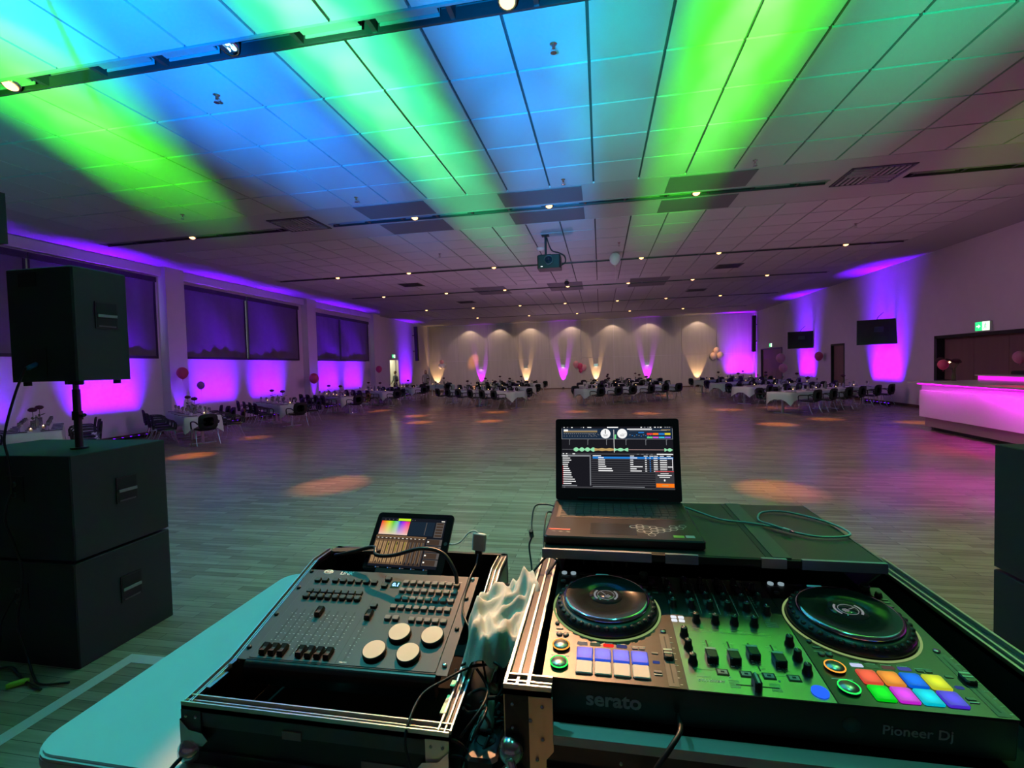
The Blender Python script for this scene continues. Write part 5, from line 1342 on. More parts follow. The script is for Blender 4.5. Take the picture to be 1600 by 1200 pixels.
def jog(cx, cy, deg):
    b = MB().lathe([(0.106, 0.0), (0.1065, 0.006), (0.103, 0.014), (0.0945, 0.020), (0.088, 0.0215)], 64, dloc(cx, cy)).obj('jog_wheel', M_JOGBASE, dc)
    MB().lathe([(0.1085, 0.0004), (0.1125, 0.0004), (0.1125, 0.0016), (0.1085, 0.0016), (0.1085, 0.0004)], 64, dloc(cx, cy), cap=False).obj('light_ring', M_RING, b)
    m = MB()
    for k in range(36):
        a = 2*pi*k/36
        m.ball((cx+0.0975*cos(a), cy+0.0975*sin(a), H_+0.0165), 0.0062, 8, sz=0.6)
    m.obj('finger_dimples', M_PLASTIC, b)
    MB().lathe([(0.0885, 0.0215), (0.0895, 0.0255), (0.0860, 0.0285), (0.0835, 0.0290)], 64, dloc(cx, cy), cap=False).obj('chrome_rim', M_JOGRIM, b)
    MB().lathe([(0.0835, 0.0290), (0.0360, 0.0296), (0.0350, 0.0286), (0.001, 0.0286)], 64, dloc(cx, cy), cap=False).obj('top_disc', M_JOGTOP, b)
    d = MB().lathe([(0.034, 0.0287), (0.034, 0.0292), (0.001, 0.0292)], 40, dloc(cx, cy), cap=False).obj('centre_display', mat('display_gloss', (0.03, 0.03, 0.034), 0.08, noise=0.05), b)
    pm = G('display_print', (0.50, 0.52, 0.55), 0.42)
    m = MB().lathe([(0.0168, 0.0295), (0.0178, 0.0295), (0.0178, 0.0297), (0.0168, 0.0297)], 32, dloc(cx, cy), cap=False)
    for s_ in (0, 1):
        for k in range(10):
            a = R(-42) + s_*pi + R(84)*k/10; a2 = a + R(8.6)
            m.add([(cx+r*cos(q), cy+r*sin(q), H_+0.0297) for (r, q) in ((0.0215, a), (0.0255, a), (0.0255, a2), (0.0215, a2))], [(0, 1, 2, 3)])
    M = T((cx, cy, H_+0.0297)) @ RZ(R(deg))
    m.box((-0.0006, 0, 0), (0.0006, 0.016, 0.0002), M=M)
    for (y, w) in ((-0.004, 0.010), (-0.008, 0.012), (-0.0115, 0.008)): m.box((-w/2, y, 0), (w/2, y+0.0018, 0.0002), M=M)
    m.obj('display_marks', pm, d)
jog(0.1128, 0.2198, 40); jog(0.5784, 0.2198, -60)
PADC = dict(blue=(0.02, 0.10, 1.0), white=(0.42, 0.40, 0.40), red=(1.0, 0.08, 0.05), orange=(1.0, 0.30, 0.03), yellow=(0.75, 0.80, 0.02), green=(0.0, 0.85, 0.01), magenta=(0.80, 0.02, 0.90), cyan=(0.0, 0.72, 0.90), violet=(0.10, 0.03, 0.85), sky=(0.0, 0.13, 0.95))
def pad_mat(c):
    n = 'pad_'+c
    if n in MATS: return MATS[n]
    if c == 'white': return mat(n, (0.62, 0.58, 0.56), 0.5, noise=0.04)
    m = bpy.data.materials.new(n); m.use_nodes = True; nt = m.node_tree; b = nt.nodes['Principled BSDF']
    b.inputs['Base Color'].default_value = (*[0.02 + 0.12*q for q in PADC[c]], 1); b.inputs['Roughness'].default_value = 0.55
    # LED under silicone: brighter at the middle of the pad
    tc = nt.nodes.new('ShaderNodeTexCoord'); g = nt.nodes.new('ShaderNodeTexGradient'); g.gradient_type = 'SPHERICAL'
    mp = nt.nodes.new('ShaderNodeMapping'); mp.inputs['Location'].default_value = (-1.0, -1.0, -1.9); mp.inputs['Scale'].default_value = (2.0, 2.0, 1.9)
    nt.links.new(tc.outputs['Generated'], mp.inputs[0]); nt.links.new(mp.outputs[0], g.inputs[0])
    mr = nt.nodes.new('ShaderNodeMapRange'); mr.inputs['To Min'].default_value = 0.62; mr.inputs['To Max'].default_value = 1.25
    nt.links.new(g.outputs['Fac'], mr.inputs[0]); nt.links.new(mr.outputs[0], b.inputs['Emission Strength'])
    b.inputs['Emission Color'].default_value = (*PADC[c], 1)
    MATS[n] = m; return m
def pads(x0, top, bot):
    for r, (cs, y) in enumerate(((top, 0.0665), (bot, 0.0300))):
        for k, c in enumerate(cs):
            x = x0 + 0.0327*k
            MB().cbox((0, 0, 0.002), (0.0292, 0.0325 if r else 0.0325, 0.004), ch=0.0022).obj('pad', pad_mat(c), dc).location = dloc(x, y)
pads(0.0722, ['blue']*4, ['white']*4)
pads(0.0722+0.4685, ['red', 'orange', 'sky', 'yellow'], ['green', 'magenta', 'cyan', 'violet'])
def lit(name, x, y, w, h, col, s=1.0, z=0.0015, base=None):
    return MB().cbox((0, 0, z/2), (w, h, z), ch=min(w, h)*0.15).obj(name, G('btn_%d_%d_%d' % tuple(int(c*99) for c in col), col, s) if base is None else base, dc)
def btn(x, y, w=0.016, h=0.006, col=None, s=1.0, z=0.0015, m=None):
    o = lit('button', x, y, w, h, col or (0, 0, 0), s, z, m); o.location = dloc(x, y); return o
M_GB = mat('grey_button', (0.13, 0.13, 0.13), 0.45, noise=0.08)
for side, dx, mc in ((0, 0.0, [(.35, .3, .28), (.14, .17, .10), (1, .03, .02), (.08, .09, .30)]), (1, 0.4685, [(.55, .62, .85), (.06, .22, .08), (.16, .10, .08), (.10, .12, .55)])):
    for k, x in enumerate((0.067, 0.0912, 0.1155, 0.1399)): btn(x+dx, 0.0955, 0.0195, 0.0078, mc[k], 1.0 if (side, k) in ((0, 2), (1, 0)) else 0.55)
    for x in (0.1640, 0.1770): btn(x+dx*0.995, 0.0935, 0.0105, 0.006, m=M_GB)
    # play and cue
    for (y, col) in ((0.0825, (1.0, 0.32, 0.04)), (0.0345, (0.02, 1.0, 0.10))):
        x = 0.0275 + dx
        b = MB().lathe([(0.0158, 0.0), (0.0158, 0.004), (0.0150, 0.0045)], 32, dloc(x, y)).obj('play_button' if y < .05 else 'cue_button', M_PLASTIC, dc)
        MB().lathe([(0.0145, 0.0042), (0.0162, 0.0042), (0.0162, 0.0054), (0.0145, 0.0054), (0.0145, 0.0042)], 32, dloc(x, y), cap=False).obj('light_ring', G('ring_%d' % int(y*1000), col, 1.6), b)
        MB().lathe([(0.0140, 0.0045), (0.0138, 0.0056), (0.001, 0.0060)], 32, dloc(x, y), cap=False).obj('brushed_cap', M_ALU, b)
    MB().box((-0.016, 0, 0), (0.016, 0.0022, 0.0003)).obj('print', M_PRINT, dc).location = dloc(0.0275+dx, 0.0560)
    for (x, y) in ((0.0215, 0.118), (0.0340, 0.1175)): 
        MB().lathe([(0.0058, 0.0), (0.0058, 0.0025), (0.0045, 0.0035), (0.001, 0.0036)], 14, dloc(x+dx, y), cap=True).obj('round_button', M_GB, dc)
    btn(0.0205+dx, 0.1365, 0.014, 0.005, m=M_GB)
    MB().lathe([(0.0045, 0.0), (0.0045, 0.003), (0.001, 0.0035)], 12, dloc(0.0145+dx, 0.152)).obj('round_button', M_GB, dc)
    MB().lathe([(0.0062, 0.0), (0.0062, 0.003), (0.001, 0.0035)], 12, dloc(0.0145+dx, 0.318)).obj('round_button', M_GB, dc)
    btn(0.018+dx, 0.338, 0.020, 0.006, m=M_GB)
    for x in (0.014, 0.036): MB().lathe([(0.0065, 0), (0.0065, 0.003), (0.001, 0.0032)], 14, dloc(x+dx, 0.357)).obj('round_button', G('pale_blue_led', (0.28, 0.38, 0.42), 0.8), dc)
    btn(0.066+dx, 0.357, 0.028, 0.007, m=M_GB); btn(0.105+dx, 0.357, 0.03, 0.005, col=(0.02, 0.22, 0.22), s=0.8)
    for x in (0.145, 0.165): btn(x+dx, 0.356, 0.014, 0.007, m=M_GB)
    k_ = MB().lathe([(0.010, 0), (0.010, 0.012), (0.0075, 0.013), (0.001, 0.013)], 24, dloc(0.2020+dx, 0.350)).obj('browse_knob', M_PLASTIC, dc)
    MB().lathe([(0.0076, 0.0131), (0.0090, 0.0131), (0.0090, 0.0142), (0.0076, 0.0142)], 24, dloc(0.2020+dx, 0.350), cap=True).obj('knob_cap', mat('teal_steel', (0.35, 0.6, 0.62), 0.25, 0.9, noise=0.05), k_)
    for (x, y) in ((0.196, 0.327), (0.212, 0.327), (0.203, 0.315), (0.222, 0.303), (0.222, 0.290), (0.224, 0.315)): btn(x+dx, y, 0.012, 0.005, m=M_GB)
    MB().lathe([(0.008, 0), (0.006, 0.010), (0.001, 0.010)], 16, dloc(0.2180+dx, 0.327)).obj('small_knob', M_PLASTIC, dc)
    # tempo fader
    s = MB().box((-0.0085, 0.004, 0.0), (0.0085, 0.143, 0.0006)).obj('tempo_slot', mat('tempo_slot_grey', (0.10, 0.095, 0.085), 0.5, noise=0.1), dc); s.location = dloc(0.2215+dx, 0)
    MB().box((-0.0012, 0.012, 0.0006), (0.0012, 0.135, 0.0009)).obj('tempo_groove', M_BLACK, s)
    MB().cbox((0, 0.078, 0.004), (0.0165, 0.024, 0.008), ch=0.003).box((-0.0075, 0.0765, 0.008), (0.0075, 0.0795, 0.0086), 1).box((-0.0075, 0.085, 0.0077), (0.0075, 0.089, 0.0083), 1).obj('tempo_cap', [M_PLASTIC, mat('pale_green_mark', (0.45, 0.60, 0.48), 0.4, noise=0.03)], s)
    MB().lathe([(0.0055, 0), (0.0055, 0.002), (0.001, 0.002)], 14, dloc(0.2215+dx, 0.151)).obj('round_button', M_CHROME, dc)
    btn(0.1985+dx, 0.084, 0.012, 0.0055, m=M_GB); btn(0.1985+dx, 0.060, 0.012, 0.006, col=(0.03, 0.05, 0.22), s=1.0); btn(0.1985+dx, 0.036, 0.013, 0.006, m=M_GB); btn(0.1985+dx, 0.028, 0.013, 0.002, m=M_PRINT)
    # white print around the deck
    pr = MB()
    for k in range(4): pr.box(dloc(0.058+dx+k*0.0245, 0.1015), dloc(0.074+dx+k*0.0245, 0.1025, 0.0003))
    pr.box(dloc(0.157+dx, 0.099), dloc(0.183+dx, 0.100, 0.0003)).box(dloc(0.012+dx, 0.1255), dloc(0.026+dx, 0.1265, 0.0003)).box(dloc(0.03+dx, 0.1255), dloc(0.042+dx, 0.1265, 0.0003)).box(dloc(0.008+dx, 0.3455), dloc(0.028+dx, 0.3465, 0.0003))
    for k in range(9): pr.box(dloc(0.232+dx-0.0025*(k % 2), 0.010+k*0.0155), dloc(0.236+dx, 0.0108+k*0.0155, 0.0003))
    pr.obj('deck_print', M_PRINT, dc, kind='stuff')
# mixer
M_KNOB = mat('rubber_knob', (0.012, 0.012, 0.013), 0.38, noise=0.08)
def knob_me(r, h):
    return MB().lathe([(r*1.15, 0), (r*1.1, h*0.25), (r*0.9, h*0.35), (r*0.82, h), (r*0.7, h*1.05), (r*0.001, h*1.05)], 18, cap=False).box((-r*0.08, 0, h*1.05), (r*0.08, r*0.8, h*1.07), 1).mesh('knob', [M_KNOB, M_PRINT])
KB, KS = knob_me(0.0075, 0.017), knob_me(0.0065, 0.012)
for x in (0.291, 0.3275, 0.363, 0.400):
    for y, me in ((0.345, KS), (0.316, KS), (0.282, KS), (0.243, KB), (0.193, KB)):
        o = link('knob', me, dc, dloc(x, y)); o.rotation_euler = (0, 0, random.uniform(-.6, .6))
for (x, y) in ((0.252, 0.330), (0.2525, 0.300), (0.2525, 0.272), (0.2536, 0.2408), (0.2597, 0.1436), (0.2610, 0.1066), (0.262, 0.0675), (0.4363, 0.2359), (0.4448, 0.1397), (0.444, 0.1001), (0.4462, 0.0642), (0.4363, 0.290), (0.436, 0.33)):
    link('knob', KB if y < 0.25 else KS, dc, dloc(x, y))
for i in range(2):
    for j in range(2): btn(0.2485+i*0.0145, 0.2025-j*0.0115, 0.0115, 0.0082, col=(0.80, 0.84, 0.92), s=1.0)
M_MARK = mat('mixer_silver_line', (0.45, 0.45, 0.42), 0.4, noise=0.05)
pr = MB()
FXS = (0.297, 0.335, 0.371, 0.410)
for x in FXS:
    for k in range(11): 
        w = 0.006 if k % 5 == 0 else 0.004
        pr.box(dloc(x+0.004, 0.066+k*0.0063), dloc(x+0.004+w, 0.0665+k*0.0063, 0.0003)).box(dloc(x-0.004-w, 0.066+k*0.0063), dloc(x-0.004, 0.0665+k*0.0063, 0.0003))
for k in range(7):
    for xx in (0.312, 0.375): pr.box(dloc(xx, 0.0145+k*0.0028), dloc(xx+0.016, 0.0151+k*0.0028, 0.0003))
for x in (0.291, 0.3275, 0.363, 0.400):
    pr.box(dloc(x+0.0165, 0.222), dloc(x+0.0172, 0.36, 0.0003)); pr.box(dloc(x-0.006, 0.2225), dloc(x+0.006, 0.2233, 0.0003)); pr.box(dloc(x-0.012, 0.170), dloc(x+0.012, 0.1705, 0.0003))
pr.box(dloc(0.270, 0.160), dloc(0.420, 0.1606, 0.0003)).box(dloc(0.262, 0.052), dloc(0.310, 0.0526, 0.0003)).box(dloc(0.345, 0.052), dloc(0.430, 0.0526, 0.0003)).box(dloc(0.262, 0.034), dloc(0.285, 0.0347, 0.0003))
for k in range(6): pr.box(dloc(0.423+0.0015*0, 0.19+k*0.003), dloc(0.445, 0.1906+k*0.003, 0.0003))
pr.obj('mixer_print', M_MARK, dc, kind='stuff')
pr = MB()
for x in (0.309, 0.3455, 0.381, 0.4175, 0.4225):
    for k in range(12): pr.box(dloc(x-0.0012, 0.255+k*0.0085), dloc(x+0.0012, 0.260+k*0.0085, 0.0004))
pr.obj('level_meter', mat('unlit_meter', (0.10, 0.12, 0.10), 0.3, noise=0.1), dc)
FADER_Y = (0.0862, 0.0870, 0.1020, 0.0890)
for x, y in zip(FXS, FADER_Y):
    s = MB().box((-0.0012, 0.060, 0.0), (0.0012, 0.134, 0.0004)).obj('fader_slot', M_BLACK, dc); s.location = dloc(x, 0)
    MB().cbox((0, y-0.002, 0.006), (0.0195, 0.028, 0.012), ch=0.003).box((-0.009, y+0.005, 0.0118), (0.009, y+0.010, 0.0126), 1).obj('fader_cap', [M_KNOB, mat('pale_fader_mark', (0.55, 0.60, 0.52), 0.4, noise=0.03)], s)
    m = MB().box((-0.010, 0.046, 0.0), (0.010, 0.060, 0.0012)).box((-0.0075, 0.0485, 0.0012), (0.0075, 0.0575, 0.0016), 1).box((-0.003, 0.051, 0.0016), (0.003, 0.055, 0.002)); o = m.obj('cue_key', [M_BLACK, M_MARK], dc); o.location = dloc(x+0.010, -0.004)
s = MB().box((0.322, 0.0212, 0.0), (0.388, 0.0232, 0.0004)).obj('crossfader_slot', M_BLACK, dc); s.location = dloc(0, 0)
MB().cbox((0.3537, 0.0222, 0.008), (0.0115, 0.026, 0.016), ch=0.003).box((0.3522, 0.0095, 0.016), (0.3556, 0.0348, 0.0166), 1).obj('crossfader_cap', [M_KNOB, MATS['pale_fader_mark']], s)
o = MB().lathe([(0.0128, 0), (0.0128, 0.003), (0.001, 0.0038)], 24).obj('round_lit_button', G('blue_round', (0.02, 0.12, 1.0), 1.2), dc); o.location = dloc(0.4482, 0.0213)
text('lettering', 'DDJ-1000SRT', 0.0075, T(dloc(0.2845, 0.0255, 0.0002)), M_PRINT, dc)
text('lettering', 'A', 0.006, T(dloc(0.316, 0.0385, 0.0002)), M_PRINT, dc); text('lettering', 'B', 0.006, T(dloc(0.394, 0.0385, 0.0002)), M_PRINT, dc)
M_DIMP = mat('dim_print', (0.42, 0.44, 0.46), 0.6, noise=0.05)
FM = RX(pi/2)
text('lettering', 'serato', 0.036, T((0.1215, -0.0006, 0.033)) @ FM, M_DIMP, dc, bold=0.0010)
text('lettering', 'Pioneer Dj', 0.022, T((0.575, -0.0006, 0.030)) @ FM, M_DIMP, dc, bold=0.0003)
MB().lathe([(0.0005, 0), (0.013, 0), (0.013, 0.0006), (0.0005, 0.0006)], 24, M=T((0.485, 0.0, 0.033)) @ FM, cap=False).obj('emblem', mat('teal_emblem', (0.05, 0.14, 0.14), 0.4, noise=0.1), dc)

# ================================================================== LAPTOP SHELF AND LAPTOP
sh = thing('laptop_shelf', 'black sliding laptop shelf standing over the back of the DJ case', 'shelf', (0.225, 1.30, 1.325))
M_SHELF = mat('black_shelf_laminate', (0.012, 0.016, 0.016), 0.4, noise=0.2, nscale=150)
SX0, SX1, SY0, SY1 = -0.365, 0.350, -0.195, 0.215
ZS = 1.42-1.325
MB().box((SX0, SY0, ZS-0.018), (SX1, SY1, ZS)).obj('board', M_SHELF, sh)
for (a, b) in ((SX0-0.003, -0.12), (-0.09, -0.02), (0.11, 0.16), (0.19, SX1+0.003)): MB().box((a, SY0-0.008, ZS-0.019), (b, SY0, ZS+0.002)).obj('edge_profile', mat('blue_grey_profile', (0.30, 0.36, 0.46), 0.35, 0.6, noise=0.06), sh)
MB().box((SX0, SY0-0.006, ZS-0.017), (SX1, SY0, ZS-0.001)).obj('front_edge', M_BLACK, sh)
MB().box((SX1, SY0, ZS-0.018), (SX1+0.004, SY1, ZS+0.001)).obj('side_edge', M_DALU, sh)
MB().box((0.135, SY0, ZS), (0.172, SY1, ZS+0.003)).obj('slide_rail', mat('grey_rail', (0.10, 0.11, 0.10), 0.45, 0.4, noise=0.06), sh)
MB().box((0.122, SY0, ZS), (0.135, SY1, ZS+0.001)).obj('slide_groove', M_BLACK, sh)
for x, x2 in ((SX0+0.015, SX0+0.03), (SX1-0.05, SX1)):
    m = MB()
    m.prism([(-0.19, ZS-0.018), (0.2, ZS-0.018), (0.10, 0.0), (-0.10, 0.0)], 0, 0.006, M=Matrix(((0, 0, 1, x2), (1, 0, 0, 0), (0, 1, 0, 0), (0, 0, 0, 1))))
    m.obj('support_bracket', M_DALU, sh)
MB().box((SX0, 0.185, 0.0), (SX1, 0.195, ZS-0.018)).obj('back_brace', M_BLACK, sh) if False else None

lz = 1.424
lap = thing('laptop', 'dark laptop open on the shelf, showing DJ software', 'laptop', (0.043, 1.13, lz))
LW_, LD = 0.370, 0.315
M_LAPTOP = mat('laptop_graphite', (0.040, 0.040, 0.044), 0.30, 0.55, noise=0.06, nscale=300)
MB().cbox((0, LD/2, 0.009), (LW_, LD, 0.018), ch=0.005).obj('base', M_LAPTOP, lap)
kb = MB(); 
for r in range(6):
    y = 0.165 + r*0.0215; x = -0.160
    widths = [1]*15
    if r == 0: widths = [1.2, 1, 1, 1.2, 5, 1.2, 1, 1, 1, 1]
    for w in widths:
        ww = w*0.0208
        if x+ww > 0.165: break
        kb.cbox((x+ww/2, y, 0.0186), (ww-0.003, 0.0185, 0.0015), ch=0.001); x += ww
MB().box((-0.168, 0.148, 0.018), (0.168, 0.290, 0.0183)).obj('keyboard_well', M_BLACK, lap)
kb.obj('keys', mat('laptop_key', (0.05, 0.052, 0.055), 0.35, noise=0.1), lap, kind='stuff')
MB().box((-0.075, 0.025, 0.018), (0.035, 0.105, 0.0184)).obj('touchpad', mat('touchpad_black', (0.014, 0.014, 0.015), 0.25, noise=0.05), lap)
def hexes(m, pts, r):
    for (x, y) in pts:
        for k in range(6):
            a, b = R(60*k), R(60*k+60)
            m.add([(x+rr*cos(q), y+rr*sin(q), 0.0186) for rr, q in ((r, a), (r, b), (r*0.84, b), (r*0.84, a))], [(3, 2, 1, 0)])
m = MB(); d_ = 0.0095
hexes(m, [(0.030, 0.085), (0.046, 0.075), (0.062, 0.085), (0.046, 0.094), (0.078, 0.085), (0.078, 0.067), (0.094, 0.058), (0.030+0.016, 0.056), (0.062, 0.047), (0.078, 0.048), (0.094, 0.076), (0.110, 0.067), (0.126, 0.076), (0.142, 0.085), (0.126, 0.094), (0.150, 0.10), (0.070, 0.030)], 0.0098)
m.obj('hexagon_sticker', M_PRINT, lap)
MB().box((-0.178, 0.045, 0.018), (-0.125, 0.054, 0.0184)).obj('red_sticker', mat('red_print', (0.7, 0.05, 0.03), 0.5, noise=0.05), lap)
m = MB()
for k in range(3): m.cyl((-0.165+0.018*k, 0.034, 0.018), 0.005, 0.0004, 12)
m.obj('round_stickers', M_GB, lap)
MB().box((0.118, 0.018, 0.018), (0.142, 0.034, 0.0184)).obj('sticker', mat('green_sticker', (0.1, 0.5, 0.05), 0.5, noise=0.1), lap)
MB().box((0.146, 0.020, 0.018), (0.166, 0.036, 0.0184)).obj('sticker', mat('pale_sticker', (0.3, 0.5, 0.55), 0.5, noise=0.1), lap)
LH = 0.247
LM = T((0, LD+0.004, 0.016)) @ RX(R(90-12)) 
# lid frame: local x right, y up the lid, z out of the back; the screen faces -z -> flip
lid = MB().prism(rrect(-LW_/2, LW_/2, 0, LH, 0.008), -0.006, 0.0, M=LM).obj('lid', mat('lid_blue_black', (0.008, 0.020, 0.028), 0.25, noise=0.05), lap)
MB().cbox((0, LD+0.002, 0.018), (0.235, 0.014, 0.014)).obj('hinge', M_PLASTIC, lap)
# screen contents (LM z points towards the viewer after the rotation)
sc = MB()
SW, SH = 0.333, 0.187; sx0, sy0 = -SW/2, 0.036
SM2 = [G('ls_black', (.010, .010, .014)), G('ls_grey', (.045, .045, .052)), G('ls_white', (.85, .85, .85), 1.1), G('ls_blue', (.02, .20, .62), 1.0), G('ls_orange', (1., .20, .01), 1.0), G('ls_mid', (.22, .23, .25)), G('ls_navy', (.012, .025, .05)),
       G('ls_red', (.8, .04, .05)), G('ls_green', (.15, .75, .25)), G('ls_cyan', (.05, .6, .8)), G('ls_magenta', (.75, .1, .7)), G('ls_yellow', (.8, .65, .03)), G('ls_mint', (.30, .75, .42)), G('ls_amber', (.5, .33, .12)), G('ls_violet', (.25, .12, .75)), G('ls_rose', (.55, .35, .33))]
def Q(u0, u1, v0, v1, mi, z=1):   # u right, v down, both 0..1
    z = 0.0001+z*0.00008
    vs = [LM @ Vector((sx0+SW*u, sy0+SH*(1-v), z)) for u, v in ((u0, v1), (u1, v1), (u1, v0), (u0, v0))]
    sc.add(vs, [(0, 1, 2, 3)], mi)
rs = random.Random(3)
Q(0, 1, 0, 1, 0, 0)
Q(0.0, 1.0, 0.03, 0.20, 6); Q(0, 1, 0.20, 0.206, 5, 2); Q(0, .004, .03, .2, 5, 2); Q(.996, 1, .03, .2, 5, 2)
for u in (.02, .05, .09, .18, .2, .24, .26, .72, .75, .78, .80, .84, .87, .89, .93, .95, .97): Q(u, u+.012*rs.uniform(.4, 1.6), .006, .018, 2 if rs.random() < .6 else 5, 2)
Q(.42, .52, .004, .02, 2, 3)
Q(.02, .33, .075, .09, 13, 2); Q(.02, .06, .045, .075, 2, 3); Q(.06, .33, .055, .065, 5, 2)
for k in range(16): Q(.02+k*.019, .032+k*.019, .11, .12, 5, 2)
for k in range(12): Q(.02+k*.025, .028+k*.025, .15, .16, 5, 2)
Q(.60, .82, .035, .050, 2, 2); Q(.62, .95, .06, .068, 5, 2); Q(.9, .98, .05, .06, 13, 2)
Q(.70, .75, .088, .105, 3, 2)
for k in range(10): Q(.62+k*.02, .63+k*.02, .13+.01*(k % 3), .14+.01*(k % 3), 3 if k % 2 else 5, 2); Q(.25+k*.01, .256+k*.01, .12+.012*(k % 4), .128+.012*(k % 4), 5, 2)
for k, c in enumerate((7, 4, 3, 11)): Q(.775+k*.052, .775+k*.052+.049, .105, .135, c, 3)
for k, c in enumerate((8, 10, 9, 14)): Q(.775+k*.052, .775+k*.052+.049, .165, .188, c, 3)
def disc(u, v, r, mi, z):
    zz = 0.0001+z*0.00008; n = 24
    c = (sx0+SW*u, sy0+SH*(1-v))
    vs = [LM @ Vector((c[0]+r*cos(2*pi*k/n), c[1]+r*sin(2*pi*k/n), zz)) for k in range(n)]
    sc.add(vs, [tuple(range(n))], mi)
for u in (.405, .555):
    disc(u, .115, .0148, 2, 4); disc(u, .115, .0008, 0, 6); Q(u-.02, u+.02, .135, .143, 5, 5); Q(u-.016, u+.016, .15, .156, 5, 5)
Q(.40, .407, .05, .115, 0, 6) ; Q(.56, .60, .117, .121, 5, 6)
Q(.478, .482, .05, .42, 2, 6); Q(.488, .50, .13, .20, 8, 5)
for u in (.07, .24, .41, .585, .76, .94): Q(u, u+.004, .22, .30, 5, 3); Q(u, u+.01, .215, .222, 5, 3)
for k in range(150):
    u = .005+k*.0066; env = 0.003
    if .11 < u < .30: env = .028*abs(sin(u*60))+.006; c = 12
    elif u < .48: env = .02+.004*sin(u*90); c = 13 if u > .3 else 12
    elif u < .60: env = .022*abs(sin(u*50))+.005; c = 12
    elif u > .92: env = .022*abs(sin(u*70))+.004; c = 12
    else: c = 15
    if u < .11: c = 5; env = .002
    Q(u, min(u+.0066, 1), .375-env, .375+env, c, 3)
Q(0, 1, .435, .46, 1, 2)
for u, w in ((.01, .02), (.04, .02), (.1, .04)): Q(u, u+w*.6, .44, .452, 2, 3)
for u in (.68, .72, .76, .8): Q(u, u+.02, .442, .45, 5, 3)
Q(.855, .995, .437, .455, 2, 4)
Q(0, .255, .465, .49, 5, 2); Q(.257, .266, .465, .955, 5, 2)
for k in range(14):
    w = (.05, .07, .08, .06, .05, .05, .06, .07, .08, .08, .09, .11, .12, .08)[k]
    Q(.008, .008+w, .476+k*.0342, .490+k*.0342, 2, 3)
    if k > 4: Q(.008, .014, .476+k*.0342, .490+k*.0342, 7, 4)
Q(.004, .14, .955, .968, 5, 3); Q(.28, .74, .962, .972, 5, 3)
Q(.285, .36, .47, .482, 2, 3)
for u in (.62, .74, .79, .83, .88, .94): Q(u, u+.035, .47, .482, 2, 3)
for k in range(14): Q(.27, .995, .49+k*.034, .507+k*.034, 1, 1)
Q(.285, .995, .49, .522, 3, 2)
for k in range(7):
    v = .50+k*.0345; w = (.05, .06, .06, .06, .07, .12, .13)[k]
    Q(.335, .335+w, v, v+.015, 2, 4)
    w2 = (.07, .03, .03, .03, .12, .06, .11)[k]; Q(.62, .62+w2*.9, v, v+.014, 2, 4)
    Q(.75, .765, v, v+.014, 2, 4); Q(.79, .80, v, v+.014, 3 if k else 2, 4)
    Q(.825, .86, v, v+.014, 2, 4); Q(.88, .94, v, v+.014, 2, 4)
    if k in (0, 4): Q(.945, .99, v, v+.014, 2, 4)
Q(.985, .99, .52, .70, 2, 4)
Q(.835, .995, .71, .97, 1, 6); Q(.835, .995, .71, .722, 7, 7); Q(.84, .995, .905, .965, 4, 7)
Q(.88, .95, .745, .755, 2, 8); Q(.855, .975, .77, .785, 2, 8); Q(.87, .96, .80, .812, 2, 8); Q(.908, .92, .84, .87, 2, 8); Q(.89, .945, .93, .942, 13, 8)
Q(0, 1, .975, 1, 1, 2); Q(.015, .03, .985, .992, 5, 3)
sc.obj('screen', SM2, lid)

# ================================================================== CABLES, CLOTH AND SMALL THINGS
M_WCABLE = mat('white_cable', (0.70, 0.74, 0.72), 0.45, noise=0.03)
M_TCABLE = mat('pale_teal_cable', (0.30, 0.52, 0.52), 0.4, noise=0.05)
# rubber cable arching in front of the tablet into the console
cable('thick_black_cable', [(-0.775, 1.262, 1.312), (-0.72, 1.24, 1.330), (-0.640, 1.235, 1.352), (-0.615, 1.20, 1.345), (-0.56, 1.19, 1.350), (-0.48, 1.19, 1.372), (-0.42, 1.19, 1.362), (-0.382, 1.17, 1.325), (-0.375, 1.165, 1.295)], 0.0052, M_CABLE, 'thick black cable arching in front of the tablet into the lighting console')
t = thing('rubber_strap', 'black rubber strap lying at the back left corner of the left case', 'strap', (-0.73, 1.30, 1.306), (0, 0, 0.12))
MB().prism(rrect(-0.075, 0.075, -0.014, 0.014, 0.013), 0, 0.010).obj('strap_body', M_RUBBER, t)
t = thing('adapter', 'white square charging adapter standing behind the right rear of the left case', 'adapter', (-0.362, 1.335, 1.306))
MB().cbox((0, 0, 0.036), (0.040, 0.012, 0.05), ch=0.004, M=RY(0.1)).obj('casing', M_WHITE, t)
MB().cbox((0.002, 0, 0.005), (0.02, 0.010, 0.012)).obj('usb_plug', M_PLASTIC, t)
cable('white_cable', [(-0.452, 1.33, 1.335), (-0.435, 1.33, 1.333), (-0.415, 1.335, 1.340), (-0.39, 1.338, 1.366), (-0.37, 1.338, 1.372), (-0.358, 1.336, 1.362)], 0.0022, M_WCABLE, 'short white cable from the tablet to the adapter')
cable('thin_black_cable', [(-0.362, 1.33, 1.306), (-0.352, 1.27, 1.30), (-0.350, 1.20, 1.296), (-0.346, 1.12, 1.27), (-0.325, 1.06, 1.262), (-0.275, 1.0, 1.235), (-0.25, 0.97, 1.15)], 0.0025, M_CABLE, 'thin black cable running down the right edge of the lighting console')
